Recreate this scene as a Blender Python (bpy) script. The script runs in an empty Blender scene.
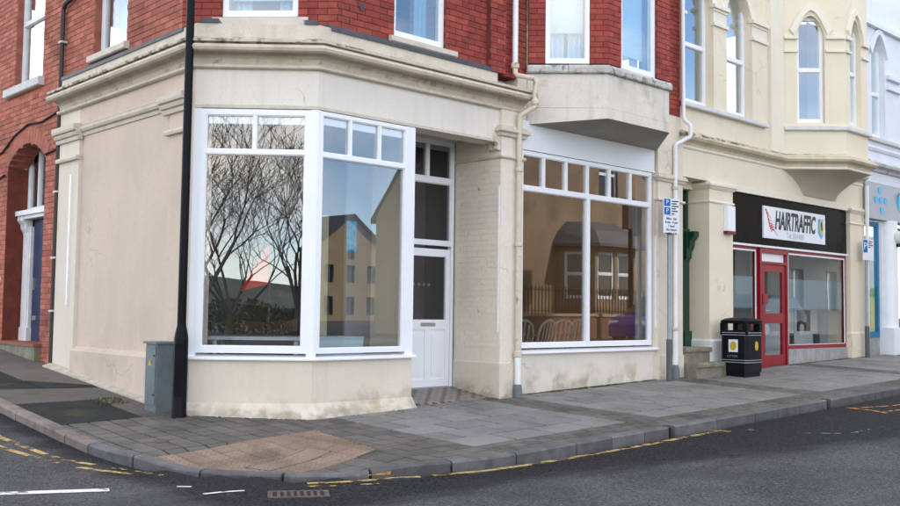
import bpy, math, random
from mathutils import Vector, Matrix
random.seed(7)
sc = bpy.context.scene
COL = sc.collection
R = math.radians

# ------------------------------------------------------------------ camera, sky, sun, exposure
CAM = Vector((-6.796, -9.6, 1.30))
F_PX, YAW, PITCH, ROLL = 973.75, 0.753831, 0.0586473, 0.0125514
fw = Vector((math.sin(YAW)*math.cos(PITCH), math.cos(YAW)*math.cos(PITCH), math.sin(PITCH)))
rt = Vector((math.cos(YAW), -math.sin(YAW), 0)); up = rt.cross(fw)
r2 = math.cos(ROLL)*rt + math.sin(ROLL)*up; u2 = -math.sin(ROLL)*rt + math.cos(ROLL)*up
cd = bpy.data.cameras.new('camera'); cam = bpy.data.objects.new('camera', cd); COL.objects.link(cam)
cam.matrix_world = Matrix(((r2.x, u2.x, -fw.x, CAM.x), (r2.y, u2.y, -fw.y, CAM.y), (r2.z, u2.z, -fw.z, CAM.z), (0, 0, 0, 1)))
cd.sensor_fit = 'HORIZONTAL'; cd.sensor_width = 36.0; cd.lens = 36.0*F_PX/900.0
cd.clip_start = 0.1; cd.clip_end = 2000
sc.camera = cam

SUN_EL, SUN_AZ = 36.0, 38.0        # azimuth of the direction TOWARDS the sun, degrees from +Y clockwise
world = bpy.data.worlds.new('World'); sc.world = world; world.use_nodes = True
wn, wl = world.node_tree.nodes, world.node_tree.links
bg = wn['Background']
sky = wn.new('ShaderNodeTexSky'); sky.sky_type = 'NISHITA'; sky.sun_disc = False
sky.sun_elevation = R(SUN_EL); sky.sun_rotation = R(SUN_AZ); sky.air_density = 1.0; sky.altitude = 2000; sky.dust_density = 0.4; sky.ozone_density = 1.6
# soft broken cloud over the blue
tc = wn.new('ShaderNodeTexCoord'); mp = wn.new('ShaderNodeMapping'); mp.inputs['Scale'].default_value = (1.3, 1.3, 3.0); mp.inputs['Location'].default_value = (7.0, 0.5, 3.1)
nz = wn.new('ShaderNodeTexNoise'); nz.inputs['Scale'].default_value = 1.6; nz.inputs['Detail'].default_value = 6
rp = wn.new('ShaderNodeValToRGB'); rp.color_ramp.elements[0].position = .42; rp.color_ramp.elements[1].position = .70
mx = wn.new('ShaderNodeMix'); mx.data_type = 'RGBA'
mx.inputs['B'].default_value = (9.6, 8.7, 7.6, 1)
wl.new(tc.outputs['Generated'], mp.inputs['Vector']); wl.new(mp.outputs[0], nz.inputs['Vector'])
wl.new(nz.outputs['Fac'], rp.inputs[0]); wl.new(rp.outputs[0], mx.inputs['Factor'])
wl.new(sky.outputs[0], mx.inputs['A']); wl.new(mx.outputs['Result'], bg.inputs[0])
bg.inputs[1].default_value = 0.15
sl = bpy.data.lights.new('sun', 'SUN'); sun = bpy.data.objects.new('sun', sl); COL.objects.link(sun)
sl.energy = 3.4; sl.angle = R(2); sl.color = (1.0, 0.93, 0.83)
az = R(SUN_AZ); sd = Vector((math.sin(az)*math.cos(R(SUN_EL)), math.cos(az)*math.cos(R(SUN_EL)), math.sin(R(SUN_EL))))
sun.rotation_euler = sd.to_track_quat('Z', 'Y').to_euler()
sun.location = (12, 18, 24)
vs = sc.view_settings
vs.view_transform = 'Standard'; vs.look = 'None'; vs.gamma = 1.0; vs.use_curve_mapping = False
vs.exposure = 1.6
sc.render.resolution_x, sc.render.resolution_y = 1024, 576

# ------------------------------------------------------------------ materials
MATS = {}
def srgb(r, g, b):
    f = lambda c: (c/12.92 if c <= .04045 else ((c+.055)/1.055)**2.4)
    return tuple(f(c/255.0) for c in (r, g, b))
def M(name, col, rough=.6, var=.10, scale=2.5, fine=.06, fscale=40, bump=0., bscale=80, spec=.35, streak=0., stains=(), tint=0., metal=0., crack=0., cscale=.8):
    """stains: (colour, noise scale, threshold, softness, z_top or None, z_fade, amount)"""
    if name in MATS: return MATS[name]
    m = bpy.data.materials.new(name); m.use_nodes = True; MATS[name] = m
    n, l = m.node_tree.nodes, m.node_tree.links
    b = n['Principled BSDF']; b.inputs['Roughness'].default_value = rough
    b.inputs['Specular IOR Level'].default_value = spec; b.inputs['Metallic'].default_value = metal
    geo = n.new('ShaderNodeNewGeometry')
    def noise(s, detail=4, vec=None, dist=0):
        t = n.new('ShaderNodeTexNoise'); t.inputs['Scale'].default_value = s; t.inputs['Detail'].default_value = detail
        t.inputs['Distortion'].default_value = dist
        l.new(vec or geo.outputs['Position'], t.inputs['Vector']); return t.outputs['Fac']
    def mix(a, bcol, fac, mode='MIX'):
        x = n.new('ShaderNodeMix'); x.data_type = 'RGBA'; x.blend_type = mode
        for sock, v in (('A', a), ('B', bcol)):
            if isinstance(v, tuple): x.inputs[sock].default_value = v + (1,)
            else: l.new(v, x.inputs[sock])
        if isinstance(fac, (int, float)): x.inputs['Factor'].default_value = fac
        else: l.new(fac, x.inputs['Factor'])
        return x.outputs['Result']
    def ramp(v, a, c):
        x = n.new('ShaderNodeMapRange'); x.interpolation_type = 'SMOOTHSTEP'
        x.inputs['From Min'].default_value = a; x.inputs['From Max'].default_value = c
        l.new(v, x.inputs['Value']); return x.outputs['Result']
    def math_(op, a, c):
        x = n.new('ShaderNodeMath'); x.operation = op
        for i, v in enumerate((a, c)):
            if isinstance(v, (int, float)): x.inputs[i].default_value = v
            else: l.new(v, x.inputs[i])
        return x.outputs[0]
    dk = tuple(c*(1-var) for c in col); lt = tuple(min(.95, c*(1+var)) for c in col)
    c = mix(dk, lt, ramp(noise(scale, 5), .3, .7))
    if fine:
        c = mix(c, (0.5-fine*2,)*3, ramp(noise(fscale, 3), .35, .75), 'MULTIPLY') if False else mix(c, tuple(x*(1-fine*3) for x in col), math_('MULTIPLY', ramp(noise(fscale, 3), .45, .75), .6))
    if tint:
        at = n.new('ShaderNodeAttribute'); at.attribute_name = 'tint'
        h = n.new('ShaderNodeHueSaturation'); l.new(c, h.inputs['Color'])
        v = n.new('ShaderNodeMapRange'); v.inputs['To Min'].default_value = 1-tint; v.inputs['To Max'].default_value = 1+tint
        l.new(at.outputs['Fac'], v.inputs['Value']); l.new(v.outputs['Result'], h.inputs['Value'])
        v2 = n.new('ShaderNodeMapRange'); v2.inputs['To Min'].default_value = .5-.006; v2.inputs['To Max'].default_value = .5+.004
        w = math_('FRACT', math_('MULTIPLY', at.outputs['Fac'], 7.31), 0); l.new(w, v2.inputs['Value']); l.new(v2.outputs['Result'], h.inputs['Hue'])
        c = h.outputs['Color']
    if streak:
        mpn = n.new('ShaderNodeMapping'); mpn.inputs['Scale'].default_value = (5, 5, .35); l.new(geo.outputs['Position'], mpn.inputs['Vector'])
        c = mix(c, tuple(x*.62 for x in col), math_('MULTIPLY', ramp(noise(1.6, 5, mpn.outputs[0]), .48, .8), streak))
    sep = None
    for (scol, ss, th, soft, zt, zf, amt, *zlo) in stains:
        fac = ramp(noise(ss, 6, None, .4), th, th+soft)
        if zt is not None:
            if sep is None:
                sep = n.new('ShaderNodeSeparateXYZ'); l.new(geo.outputs['Position'], sep.inputs[0])
            zz = math_('SUBTRACT', sep.outputs['Z'], math_('MULTIPLY', sep.outputs['X'], .026))
            fac = math_('MULTIPLY', fac, ramp(zz, zt+zf, zt))
            if zlo: fac = math_('MULTIPLY', fac, ramp(zz, zlo[0], zlo[0]+.02))
        c = mix(c, scol, math_('MULTIPLY', fac, amt))
    if crack:
        wn_ = n.new('ShaderNodeTexNoise'); wn_.inputs['Scale'].default_value = 2.3; wn_.inputs['Detail'].default_value = 6; l.new(geo.outputs['Position'], wn_.inputs['Vector'])
        va = n.new('ShaderNodeVectorMath'); va.operation = 'MULTIPLY_ADD'; va.inputs[1].default_value = (.55, .55, .55); l.new(wn_.outputs['Color'], va.inputs[0]); l.new(geo.outputs['Position'], va.inputs[2])
        vo = n.new('ShaderNodeTexVoronoi'); vo.feature = 'DISTANCE_TO_EDGE'; vo.inputs['Scale'].default_value = cscale; l.new(va.outputs[0], vo.inputs['Vector'])
        line = ramp(vo.outputs['Distance'], .010*cscale, .003*cscale)
        c = mix(c, tuple(x*.38 for x in col), math_('MULTIPLY', math_('MULTIPLY', line, ramp(noise(.9, 2), .56, .63)), crack))
    l.new(c, b.inputs['Base Color'])
    if bump:
        bp = n.new('ShaderNodeBump'); bp.inputs['Strength'].default_value = min(1, bump); bp.inputs['Distance'].default_value = .006
        l.new(noise(bscale, 6), bp.inputs['Height']); l.new(bp.outputs[0], b.inputs['Normal'])
    return m
def emis(name, col, st):
    m = bpy.data.materials.new(name); m.use_nodes = True; b = m.node_tree.nodes['Principled BSDF']
    b.inputs['Emission Color'].default_value = col+(1,); b.inputs['Emission Strength'].default_value = st; return m
def glass(name, refl, fres, tint=(.8, .84, .84), rough=0.0, wav=.0):
    m = bpy.data.materials.new(name); m.use_nodes = True; n, l = m.node_tree.nodes, m.node_tree.links
    n.remove(n['Principled BSDF']); out = n['Material Output']
    t = n.new('ShaderNodeBsdfTransparent'); t.inputs[0].default_value = tint+(1,)
    g = n.new('ShaderNodeBsdfGlossy'); g.inputs['Roughness'].default_value = rough; g.inputs[0].default_value = (.97, .98, 1, 1)
    ge = n.new('ShaderNodeNewGeometry'); dt = n.new('ShaderNodeVectorMath'); dt.operation = 'DOT_PRODUCT'; l.new(ge.outputs['Incoming'], dt.inputs[0]); l.new(ge.outputs['Normal'], dt.inputs[1])
    ab_ = n.new('ShaderNodeMath'); ab_.operation = 'ABSOLUTE'; l.new(dt.outputs['Value'], ab_.inputs[0])
    om = n.new('ShaderNodeMath'); om.operation = 'SUBTRACT'; om.inputs[0].default_value = 1.0; l.new(ab_.outputs[0], om.inputs[1])
    f = n.new('ShaderNodeMath'); f.operation = 'POWER'; f.inputs[1].default_value = 3.0; l.new(om.outputs[0], f.inputs[0])   # thin-pane Fresnel rise, same from both sides
    k = n.new('ShaderNodeMath'); k.operation = 'MULTIPLY_ADD'; k.use_clamp = True; k.inputs[1].default_value = fres; k.inputs[2].default_value = refl
    l.new(f.outputs[0], k.inputs[0]); x = n.new('ShaderNodeMixShader')
    l.new(k.outputs[0], x.inputs[0]); l.new(t.outputs[0], x.inputs[1]); l.new(g.outputs[0], x.inputs[2]); l.new(x.outputs[0], out.inputs[0])
    if wav:
        geo = n.new('ShaderNodeNewGeometry'); t2 = n.new('ShaderNodeTexNoise'); t2.inputs['Scale'].default_value = 1.1; t2.inputs['Detail'].default_value = 1
        l.new(geo.outputs['Position'], t2.inputs['Vector'])
        bp = n.new('ShaderNodeBump'); bp.inputs['Strength'].default_value = wav; bp.inputs['Distance'].default_value = .02
        l.new(t2.outputs['Fac'], bp.inputs['Height']); l.new(bp.outputs[0], g.inputs['Normal'])
    return m
def worn_paint(name, col, th, soft, scale, rough=.6):
    m = M(name, col, rough, .12, 4, .1, 60); n, l = m.node_tree.nodes, m.node_tree.links
    b = n['Principled BSDF']; geo = n.new('ShaderNodeNewGeometry'); t = n.new('ShaderNodeTexNoise'); t.inputs['Scale'].default_value = scale; t.inputs['Detail'].default_value = 8; t.inputs['Roughness'].default_value = .7
    l.new(geo.outputs['Position'], t.inputs['Vector']); r = n.new('ShaderNodeMapRange'); r.inputs['From Min'].default_value = th; r.inputs['From Max'].default_value = th+soft
    l.new(t.outputs['Fac'], r.inputs['Value']); l.new(r.outputs[0], b.inputs['Alpha']); return m

GRIME = (.30, .27, .21); ALGAE = (.19, .18, .075); BLACK = (.03, .03, .03)
CREAM = M('cream_render', (.69, .62, .52), .75, .04, 1.2, .03, 30, .25, 90, .25, .16, [((.30, .265, .20), 5.5, .40, .25, .02, .26, .7), ((.36, .32, .25), 2.2, .50, .25, .12, .45, .55), (ALGAE, 3.5, .52, .22, .05, .30, .5), ((.42, .30, .16), 1.7, .66, .06, None, 0, .35)], crack=.4)
CREAM_R = M('cream_render_mossy', (.71, .655, .57), .78, .04, 1.2, .03, 30, .25, 90, .25, .16, [((.34, .30, .22), 2.2, .50, .25, .18, .40, .45), (ALGAE, 2.6, .48, .22, .10, .42, .6)], crack=.4)
SIDE = M('warm_lit_render', (.62, .51, .415), .8, .04, .9, .03, 25, .3, 70, .2, .12, [((.33, .28, .21), 2.5, .42, .3, .45, .7, .5), ((.45, .375, .30), .8, .50, .2, None, 0, .35)], crack=.4)  # warmer light on the side wall is put into this colour
STONE = M('cream_stone_trim', (.635, .575, .485), .75, .06, 3, .06, 40, .3, 60, .25, .3, [((.34, .29, .21), 3, .52, .2, None, 0, .4), ((.10, .09, .07), 9, .70, .05, None, 0, .5)])
STONE_D = M('weathered_cornice', (.60, .53, .43), .8, .06, 4, .05, 40, .3, 60, .25, .3, [((.36, .29, .18), 2.6, .48, .22, None, 0, .40), ((.05, .043, .032), 7, .46, .14, 4.60, .1, .7, 4.452), ((.16, .13, .09), 9, .52, .14, 4.30, .03, .45, 4.23), ((.08, .07, .05), 12, .68, .06, None, 0, .5)])
APRON = M('oriel_render', (.69, .645, .575), .8, .05, 2, .05, 30, .3, 60, .25, .45, [((.33, .29, .22), 3, .54, .2, None, 0, .45)], crack=.4)
SILLG = M('grey_stone_sill', (.48, .47, .44), .85, .18, 6, .1, 40, .5, 50, .2, .3, [((.12, .12, .11), 8, .52, .1, None, 0, .75), ((.72, .71, .68), 7, .56, .1, None, 0, .6)])
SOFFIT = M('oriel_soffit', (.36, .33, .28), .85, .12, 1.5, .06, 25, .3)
PAINTW = M('white_fascia_paint', (.76, .79, .83), .5, .02, 2, .01)
UPVC = M('white_upvc', (.83, .845, .875), .28, .015, 2, .01, 30, spec=.5)
UPVC_OLD = M('old_white_timber', (.74, .75, .76), .5, .06, 5, .05, 40, streak=.3)
BRICK = M('red_brick', (.305, .066, .050), .82, .14, 6, .08, 60, .5, 120, .2, 0, [((.075, .026, .022), 1.4, .52, .25, None, 0, .5), ((.30, .16, .12), 9, .64, .1, None, 0, .35)], tint=.22)
BRICKS = M('warm_lit_brick', (.40, .140, .095), .82, .14, 6, .08, 60, .5, 120, .2, 0, [((.075, .026, .022), 1.4, .52, .25, None, 0, .5), ((.30, .16, .12), 9, .64, .1, None, 0, .35)], tint=.22)  # same brick, with the side wall's warm light put into the colour
MORTAR = M('brick_joints', (.135, .036, .029), .9, .2, 5, .1, 50, .5)
MORTARS = M('warm_lit_joints', (.29, .105, .072), .9, .2, 5, .1, 50, .5)  # joints lightened and warmed in colour for the side wall's light
LEAD = M('lead_flashing', (.075, .08, .095), .5, .2, 6, .08, 40, .4)
PIPEC = M('cream_pipe', (.66, .585, .47), .55, .06, 6, .08, 40, streak=.4, stains=[((.13, .08, .04), 6, .6, .1, None, 0, .6)])
PIPEW = M('white_pipe', (.80, .81, .82), .35, .03, 4, .02)
PIPEG = M('grey_pipe', (.14, .16, .18), .5, .1, 6)
PIPEB = M('brown_pipe', (.045, .035, .03), .5, .1, 6)
BLACKM = M('black_column_paint', (.004, .0045, .006), .38, .25, 6, .1, 50, .15, 60, .12)
GREY_STEEL = M('galvanised_post', (.27, .32, .36), .45, .08, 8, .06, 50, spec=.5)
CABM = M('cabinet_paint', (.135, .16, .17), .5, .12, 4, .1, 40, .2, 60, .4, .5, [((.16, .10, .05), 7, .62, .08, None, 0, .6)])
DARK = M('dark_void', (.012, .012, .013), .8, .1)
GLASS = glass('shop_glass', .10, .85, (.93, .95, .95), 0, .025)
GLASS_B = glass('bright_glass', .12, .9, (.90, .95, .97), 0, .05)
GLASS_S = glass('salon_glass', .07, .35, (.93, .95, .95), 0, .03)
GLASS_D = glass('door_glass', .04, .5, (.72, .73, .75), 0, .02)
YEL = M('yellow_cream_paint', (.75, .685, .535), .6, .03, 1.5, .02, 30, .15, 60, .3, .10, crack=.4)
YELT = M('pale_cream_trim', (.77, .73, .62), .6, .03, 2, .02, 30, .15, 60, .3, .15)
YELD = M('weathered_yellow_cornice', (.62, .55, .41), .7, .06, 3, .06, 40, .3, 60, .3, .4, [((.36, .31, .19), 2, .50, .25, None, 0, .4), ((.06, .055, .035), 6, .44, .14, 4.45, .1, .8, 4.19)])
SILLW = M('painted_grey_sill', (.58, .58, .56), .7, .08, 5, .06, 40, streak=.4)
YSILL = M('pale_sill', (.66, .66, .66), .7, .05, 4, .05, 40, streak=.3)
REDP = M('red_frame_paint', (.25, .008, .016), .35, .08, 5, .05, 40, spec=.5)
BLKG = M('black_gloss_fascia', (.005, .005, .006), .16, .3, 3, .0, bump=.9, bscale=2.6, spec=.14)
GREEN = M('dark_green_paint', (.006, .045, .026), .3, .1, 5, spec=.5)
RISER = M('grey_tile_riser', (.34, .345, .34), .5, .12, 6, .1, 30, streak=.5)
STEP = M('worn_stone_step', (.24, .22, .18), .85, .2, 5, .1, 40, .5, 60, .2, .2, [(ALGAE, 6, .5, .15, .5, .3, .7)])
BLUEW = M('pale_blue_wall', (.70, .76, .84), .65, .03, 2, .02, streak=.15, crack=.4)
GREYSIGN = M('grey_sign_panel', (.30, .33, .36), .4, .03, 3)
CYAN = M('cyan_print', (.02, .42, .72), .4, .03)
BLUEF = M('blue_frame_paint', (.008, .16, .34), .4, .06)
WHITEC = M('white_column', (.80, .83, .88), .5, .03, 4, .02, streak=.2)

# ------------------------------------------------------------------ mesh helpers
class Fr:
    """vertical plane frame: u along the wall (left to right), w outwards, z up"""
    def __init__(s, ox, oy, ux, uy):
        k = math.hypot(ux, uy); s.o = Vector((ox, oy, 0)); s.u = Vector((ux/k, uy/k, 0)); s.n = Vector((uy/k, -ux/k, 0)); s.L = k
    def __call__(s, u, w, z): return s.o + s.u*u + s.n*w + Vector((0, 0, z))
class MB:
    def __init__(s): s.v = []; s.f = []; s.t = []
    def add(s, vs, fs, t=None):
        k = len(s.v); s.v += [tuple(v) for v in vs]; s.f += [tuple(i+k for i in f) for f in fs]
        s.t += [t if t is not None else .5]*len(vs); return s
    def hexa(s, p, t=None): return s.add(p, [(3,2,1,0), (4,5,6,7), (0,1,5,4), (1,2,6,5), (2,3,7,6), (3,0,4,7)], t)
    def box(s, fr, u0, u1, w0, w1, z0, z1, t=None):
        return s.hexa([fr(u0,w1,z0), fr(u1,w1,z0), fr(u1,w0,z0), fr(u0,w0,z0), fr(u0,w1,z1), fr(u1,w1,z1), fr(u1,w0,z1), fr(u0,w0,z1)], t)
    def prism(s, fr, pts, w0, w1):
        n = len(pts); v = [fr(a, w1, b) for a, b in pts] + [fr(a, w0, b) for a, b in pts]
        return s.add(v, [tuple(range(n)), tuple(range(2*n-1, n-1, -1))] + [(i+n, (i+1) % n+n, (i+1) % n, i) for i in range(n)])
    def xprism(s, fr, pts, u0, u1):           # profile in (w,z), extruded along u
        n = len(pts); v = [fr(u0, a, b) for a, b in pts] + [fr(u1, a, b) for a, b in pts]
        return s.add(v, [tuple(range(n-1, -1, -1)), tuple(range(n, 2*n))] + [(i, (i+1) % n, (i+1) % n+n, i+n) for i in range(n)])
    def hprism(s, pts, z0, z1):
        n = len(pts); z0 = z0 if callable(z0) else (lambda x, y, k=z0: k); z1 = z1 if callable(z1) else (lambda x, y, k=z1: k)
        v = [(x, y, z0(x, y)) for x, y in pts] + [(x, y, z1(x, y)) for x, y in pts]
        return s.add(v, [tuple(range(n-1, -1, -1)), tuple(range(n, 2*n))] + [(i, (i+1) % n, (i+1) % n+n, i+n) for i in range(n)])
    def sweep(s, prof, path, caps=True):
        """prof [(off,z)] closed; path plan polyline left to right as seen from outside"""
        P = [Vector((a, b)) for a, b in path]; m = len(prof); rings = []
        for i, p in enumerate(P):
            ns = []
            if i > 0: d = (P[i]-P[i-1]).normalized(); ns.append(Vector((d.y, -d.x)))
            if i < len(P)-1: d = (P[i+1]-P[i]).normalized(); ns.append(Vector((d.y, -d.x)))
            n = sum(ns, Vector((0, 0))).normalized(); k = 1.0/max(.3, n.dot(ns[0]))
            rings.append([(p.x+n.x*k*o, p.y+n.y*k*o, z) for o, z in prof])
        v = [q for r in rings for q in r]; f = []
        for i in range(len(P)-1):
            for j in range(m):
                a, b = i*m+j, i*m+(j+1) % m; f.append((a, b, b+m, a+m))
        if caps: f += [tuple(range(m-1, -1, -1)), tuple(range((len(P)-1)*m, len(P)*m))]
        return s.add(v, f)
    def tube(s, path, r, n=8, caps=True):
        P = [Vector(p) for p in path]; rr = r if isinstance(r, (list, tuple)) else [r]*len(P)
        v = []; f = []; prev = None
        for i, p in enumerate(P):
            d = (P[min(i+1, len(P)-1)]-P[max(i-1, 0)]).normalized()
            a = prev if prev is not None else (Vector((1, 0, 0)) if abs(d.x) < .9 else Vector((0, 1, 0)))
            a = (a-d*a.dot(d)).normalized(); b = d.cross(a); prev = a
            v += [p+(a*math.cos(2*math.pi*k/n)+b*math.sin(2*math.pi*k/n))*rr[i] for k in range(n)]
        for i in range(len(P)-1):
            for k in range(n):
                f.append((i*n+k, i*n+(k+1) % n, (i+1)*n+(k+1) % n, (i+1)*n+k))
        if caps: f += [tuple(range(n-1, -1, -1)), tuple(range((len(P)-1)*n, len(P)*n))]
        return s.add(v, f)
    def lathe(s, c, prof, n=20, ax=None):
        c = Vector(c); v = []; f = []
        for r, z in prof:
            for k in range(n):
                a = 2*math.pi*k/n
                v.append(c+(Vector((r*math.cos(a), r*math.sin(a), z)) if ax is None else ax(r*math.cos(a), r*math.sin(a), z)))
        m = len(prof)
        for i in range(m-1):
            for k in range(n): f.append((i*n+k, i*n+(k+1) % n, (i+1)*n+(k+1) % n, (i+1)*n+k))
        f += [tuple(range(n-1, -1, -1)), tuple(range((m-1)*n, m*n))]
        return s.add(v, f)
    def disc(s, fr, u, z, ru, rz, w, n=18, t=.004):
        return s.prism(fr, [(u+ru*math.cos(2*math.pi*k/n), z+rz*math.sin(2*math.pi*k/n)) for k in range(n)], w-t, w)
    def build(s, name, mat, parent=None, smooth=False, kind=None, label=None):
        me = bpy.data.meshes.new(name); me.from_pydata(s.v, [], s.f); me.materials.append(mat)
        a = me.attributes.new('tint', 'FLOAT', 'POINT'); a.data.foreach_set('value', s.t)
        me.update()
        if smooth:
            me.polygons.foreach_set('use_smooth', [True]*len(me.polygons))
            try: me.set_sharp_from_angle(angle=R(40))
            except Exception: pass
        o = bpy.data.objects.new(name, me); COL.objects.link(o)
        if parent is not None: link(o, parent)
        if kind: o['kind'] = kind
        if label: o['label'] = label
        return o
def wmat(o):
    m = Matrix.LocRotScale(o.location, o.rotation_euler, o.scale)
    return wmat(o.parent) @ o.matrix_parent_inverse @ m if o.parent else m
def link(o, parent): o.parent = parent; o.matrix_parent_inverse = wmat(parent).inverted()
def tag(o, label, cat, group=None):
    o['label'] = label; o['category'] = cat
    if group: o['group'] = group
    return o
def thing(name, loc, label, cat, group=None):
    o = bpy.data.objects.new(name, None); o.empty_display_size = .2; o.location = loc; COL.objects.link(o)
    return tag(o, label, cat, group)
def text(name, body, fr, u, w, z, h, mat, parent, xs=1., shear=0., off=0., align='CENTER'):
    cu = bpy.data.curves.new('lettering', 'FONT'); cu.body = body; cu.size = 1.0; cu.shear = shear; cu.offset = off; cu.extrude = .002/h; cu.align_x = align; cu.align_y = 'CENTER'
    cu.resolution_u = 3
    o = bpy.data.objects.new('lettering', cu); COL.objects.link(o)
    dg = bpy.context.evaluated_depsgraph_get(); me = bpy.data.meshes.new_from_object(o.evaluated_get(dg)); bpy.data.objects.remove(o)
    vs_ = [fr(u+v.co.x*h*xs*1.0, w+v.co.z*h, z+v.co.y*h) for v in me.vertices]; fs_ = [tuple(p.vertices) for p in me.polygons]
    b = MB(); b.add(vs_, fs_); bpy.data.meshes.remove(me)
    return b.build(name, mat, parent)
def cells(mb, fr, u0, u1, z0, z1, w0, w1, ops):
    """wall with openings (ua,ub,za,zb[,rise]); rise>0 gives a pointed arch inside the top of the opening"""
    us = sorted({u0, u1, *[x for o in ops for x in o[:2] if u0 < x < u1]}); zs = sorted({z0, z1, *[x for o in ops for x in o[2:4] if z0 < x < z1]})
    for i in range(len(us)-1):
        run = None
        for j in range(len(zs)-1):
            cu, cz = (us[i]+us[i+1])/2, (zs[j]+zs[j+1])/2
            solid = not any(o[0] < cu < o[1] and o[2] < cz < o[3] for o in ops)
            if solid: run = (run[0], zs[j+1]) if run else (zs[j], zs[j+1])
            if (not solid or j == len(zs)-2) and run: mb.box(fr, us[i], us[i+1], w0, w1, *run); run = None
    for o in ops:
        if len(o) > 4:
            a, b, zt, r = o[0], o[1], o[3], o[4]; m = (a+b)/2
            for sgn, e in ((1, a), (-1, b)):
                pts = [(e, zt), (e, zt-r)]+[(e+sgn*(b-a)/2*math.sin(math.pi/2*k/6)*1.0 if False else e+sgn*(b-a)/2*(1-math.cos(math.pi/2*k/6))**.8, zt-r+r*math.sin(math.pi/2*k/6)**1.15) for k in range(1, 7)]
                if sgn > 0: pts = pts[::-1]
                mb.prism(fr, pts[::-1] if sgn > 0 else pts[::-1], w0, w1)

def window(parent, name, fr, u0, u1, z0, z1, wf, rows, mat, gmat, fw_=.055, depth=.07, bar=.04, label=None, blind=None, frames=True):
    """rows: [(z_bottom, z_top, [u splits])] ; one part with frame, bar and pane children"""
    b = MB()
    b.box(fr, u0, u0+fw_, wf-depth, wf, z0, z1); b.box(fr, u1-fw_, u1, wf-depth, wf, z0, z1)
    b.box(fr, u0+fw_, u1-fw_, wf-depth, wf, z0, z0+fw_*1.15); b.box(fr, u0+fw_, u1-fw_, wf-depth, wf, z1-fw_, z1)
    top = b.build(name, mat, parent, label=label)
    for i, (za, zb, sp) in enumerate(rows):
        if i:
            t = MB(); t.box(fr, u0+fw_, u1-fw_, wf-depth, wf+.006, za-bar*.8, za+bar*.8); t.build('transom', mat, top)
        lo = za + (bar*.8 if i else fw_*1.15); hi = zb - (bar*.8 if i < len(rows)-1 else fw_)
        es = [u0+fw_] + list(sp) + [u1-fw_]
        for k in range(len(es)-1):
            a, c = es[k] + (bar/2 if k else 0), es[k+1] - (bar/2 if k < len(es)-2 else 0)
            if k:
                t = MB(); t.box(fr, es[k]-bar/2, es[k]+bar/2, wf-depth, wf-.003, lo, hi); t.build('mullion', mat, top)
            g_ = MB(); s = .012                                           # slim bead round each light
            g_.box(fr, a, a+s, wf-depth, wf-.014, lo, hi); g_.box(fr, c-s, c, wf-depth, wf-.014, lo, hi)
            g_.box(fr, a+s, c-s, wf-depth, wf-.014, lo, lo+s); g_.box(fr, a+s, c-s, wf-depth, wf-.014, hi-s, hi); g_.build('glazing_bead', mat, top)
            p = MB(); p.box(fr, a+s*.6, c-s*.6, wf-.045, wf-.036, lo+s*.6, hi-s*.6); p.build('pane', gmat, top)
            if blind and i == len(rows)-1:
                q = MB(); q.box(fr, a+.02, c-.02, wf-.075, wf-.052, hi-blind-s, hi-s); q.build('blind_cassette', UPVC, top)
    return top

# ------------------------------------------------------------------ ground
def hY(Y):
    Y = min(Y, 9.0); Y = max(Y, -12.)
    a, b, w = .025, .086, .6
    return a*Y + (b-a)*w*math.log1p(math.exp(max(-40, min(40, Y/w)))) - (b-a)*w*math.log(2)
def g0(X, Y): return .026*max(-8, min(24, X)) + hY(Y)
KX, KY, KR = -2.72, -3.05, 3.0                 # kerb lines and corner radius
CX, CY = KX+KR, KY+KR
def kerb_pt(a): return (CX+KR*math.cos(a), CY+KR*math.sin(a))
def gz(X, Y):                                   # pavement surface, dropped at the crossing
    d = math.hypot(X+1.95, Y+2.0)
    return g0(X, Y) - 0.068*min(1, 1.5*max(0, 1-(d/1.30)**2)) if d < 1.30 else g0(X, Y)
def nearest_kerb(X, Y):
    if X >= CX and Y <= CY+1e9 and Y < CY or X >= CX: return (X, KY)
    if Y >= CY: return (KX, Y)
    d = math.hypot(X-CX, Y-CY); return (CX+(X-CX)/d*KR, CY+(Y-CY)/d*KR)
def inside_pave(X, Y):
    if X < CX and Y < CY: return math.hypot(X-CX, Y-CY) < KR
    return X > KX and Y > KY
def rz(X, Y):
    if X >= CX and Y >= CY and inside_pave(X, Y): return g0(X, Y)-.16
    q = nearest_kerb(X, Y)
    if inside_pave(X, Y): return g0(*q)-.14
    d = math.hypot(X-q[0], Y-q[1]); return g0(*q)-.084+.014*min(d, 3.5)
def axis(lo, a, b, hi, st):
    v = [a+st*i for i in range(int((b-a)/st)+1)]; s = st
    x = v[-1]
    while x < hi: s *= 1.35; x += s; v.append(x)
    s = st; x = v[0]; pre = []
    while x > lo: s *= 1.35; x -= s; pre.append(x)
    return pre[::-1]+v
ax_, ay_ = axis(-260, -5, 16, 260, .25), axis(-260, -8, 6, 260, .25)
b = MB(); nx = len(ax_)
b.add([(x, y, rz(x, y)) for y in ay_ for x in ax_], [(j*nx+i, j*nx+i+1, (j+1)*nx+i+1, (j+1)*nx+i) for j in range(len(ay_)-1) for i in range(nx-1)])
ROADM = M('asphalt', (.078, .077, .080), .75, .22, 1.2, .3, 55, 1., 70, .06, 0, [((.20, .197, .195), 52, .575, .05, None, 0, .7), ((.02, .02, .021), 34, .57, .06, None, 0, .8), ((.05, .05, .051), .9, .52, .12, None, 0, .5)], crack=.8, cscale=.35)
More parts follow.
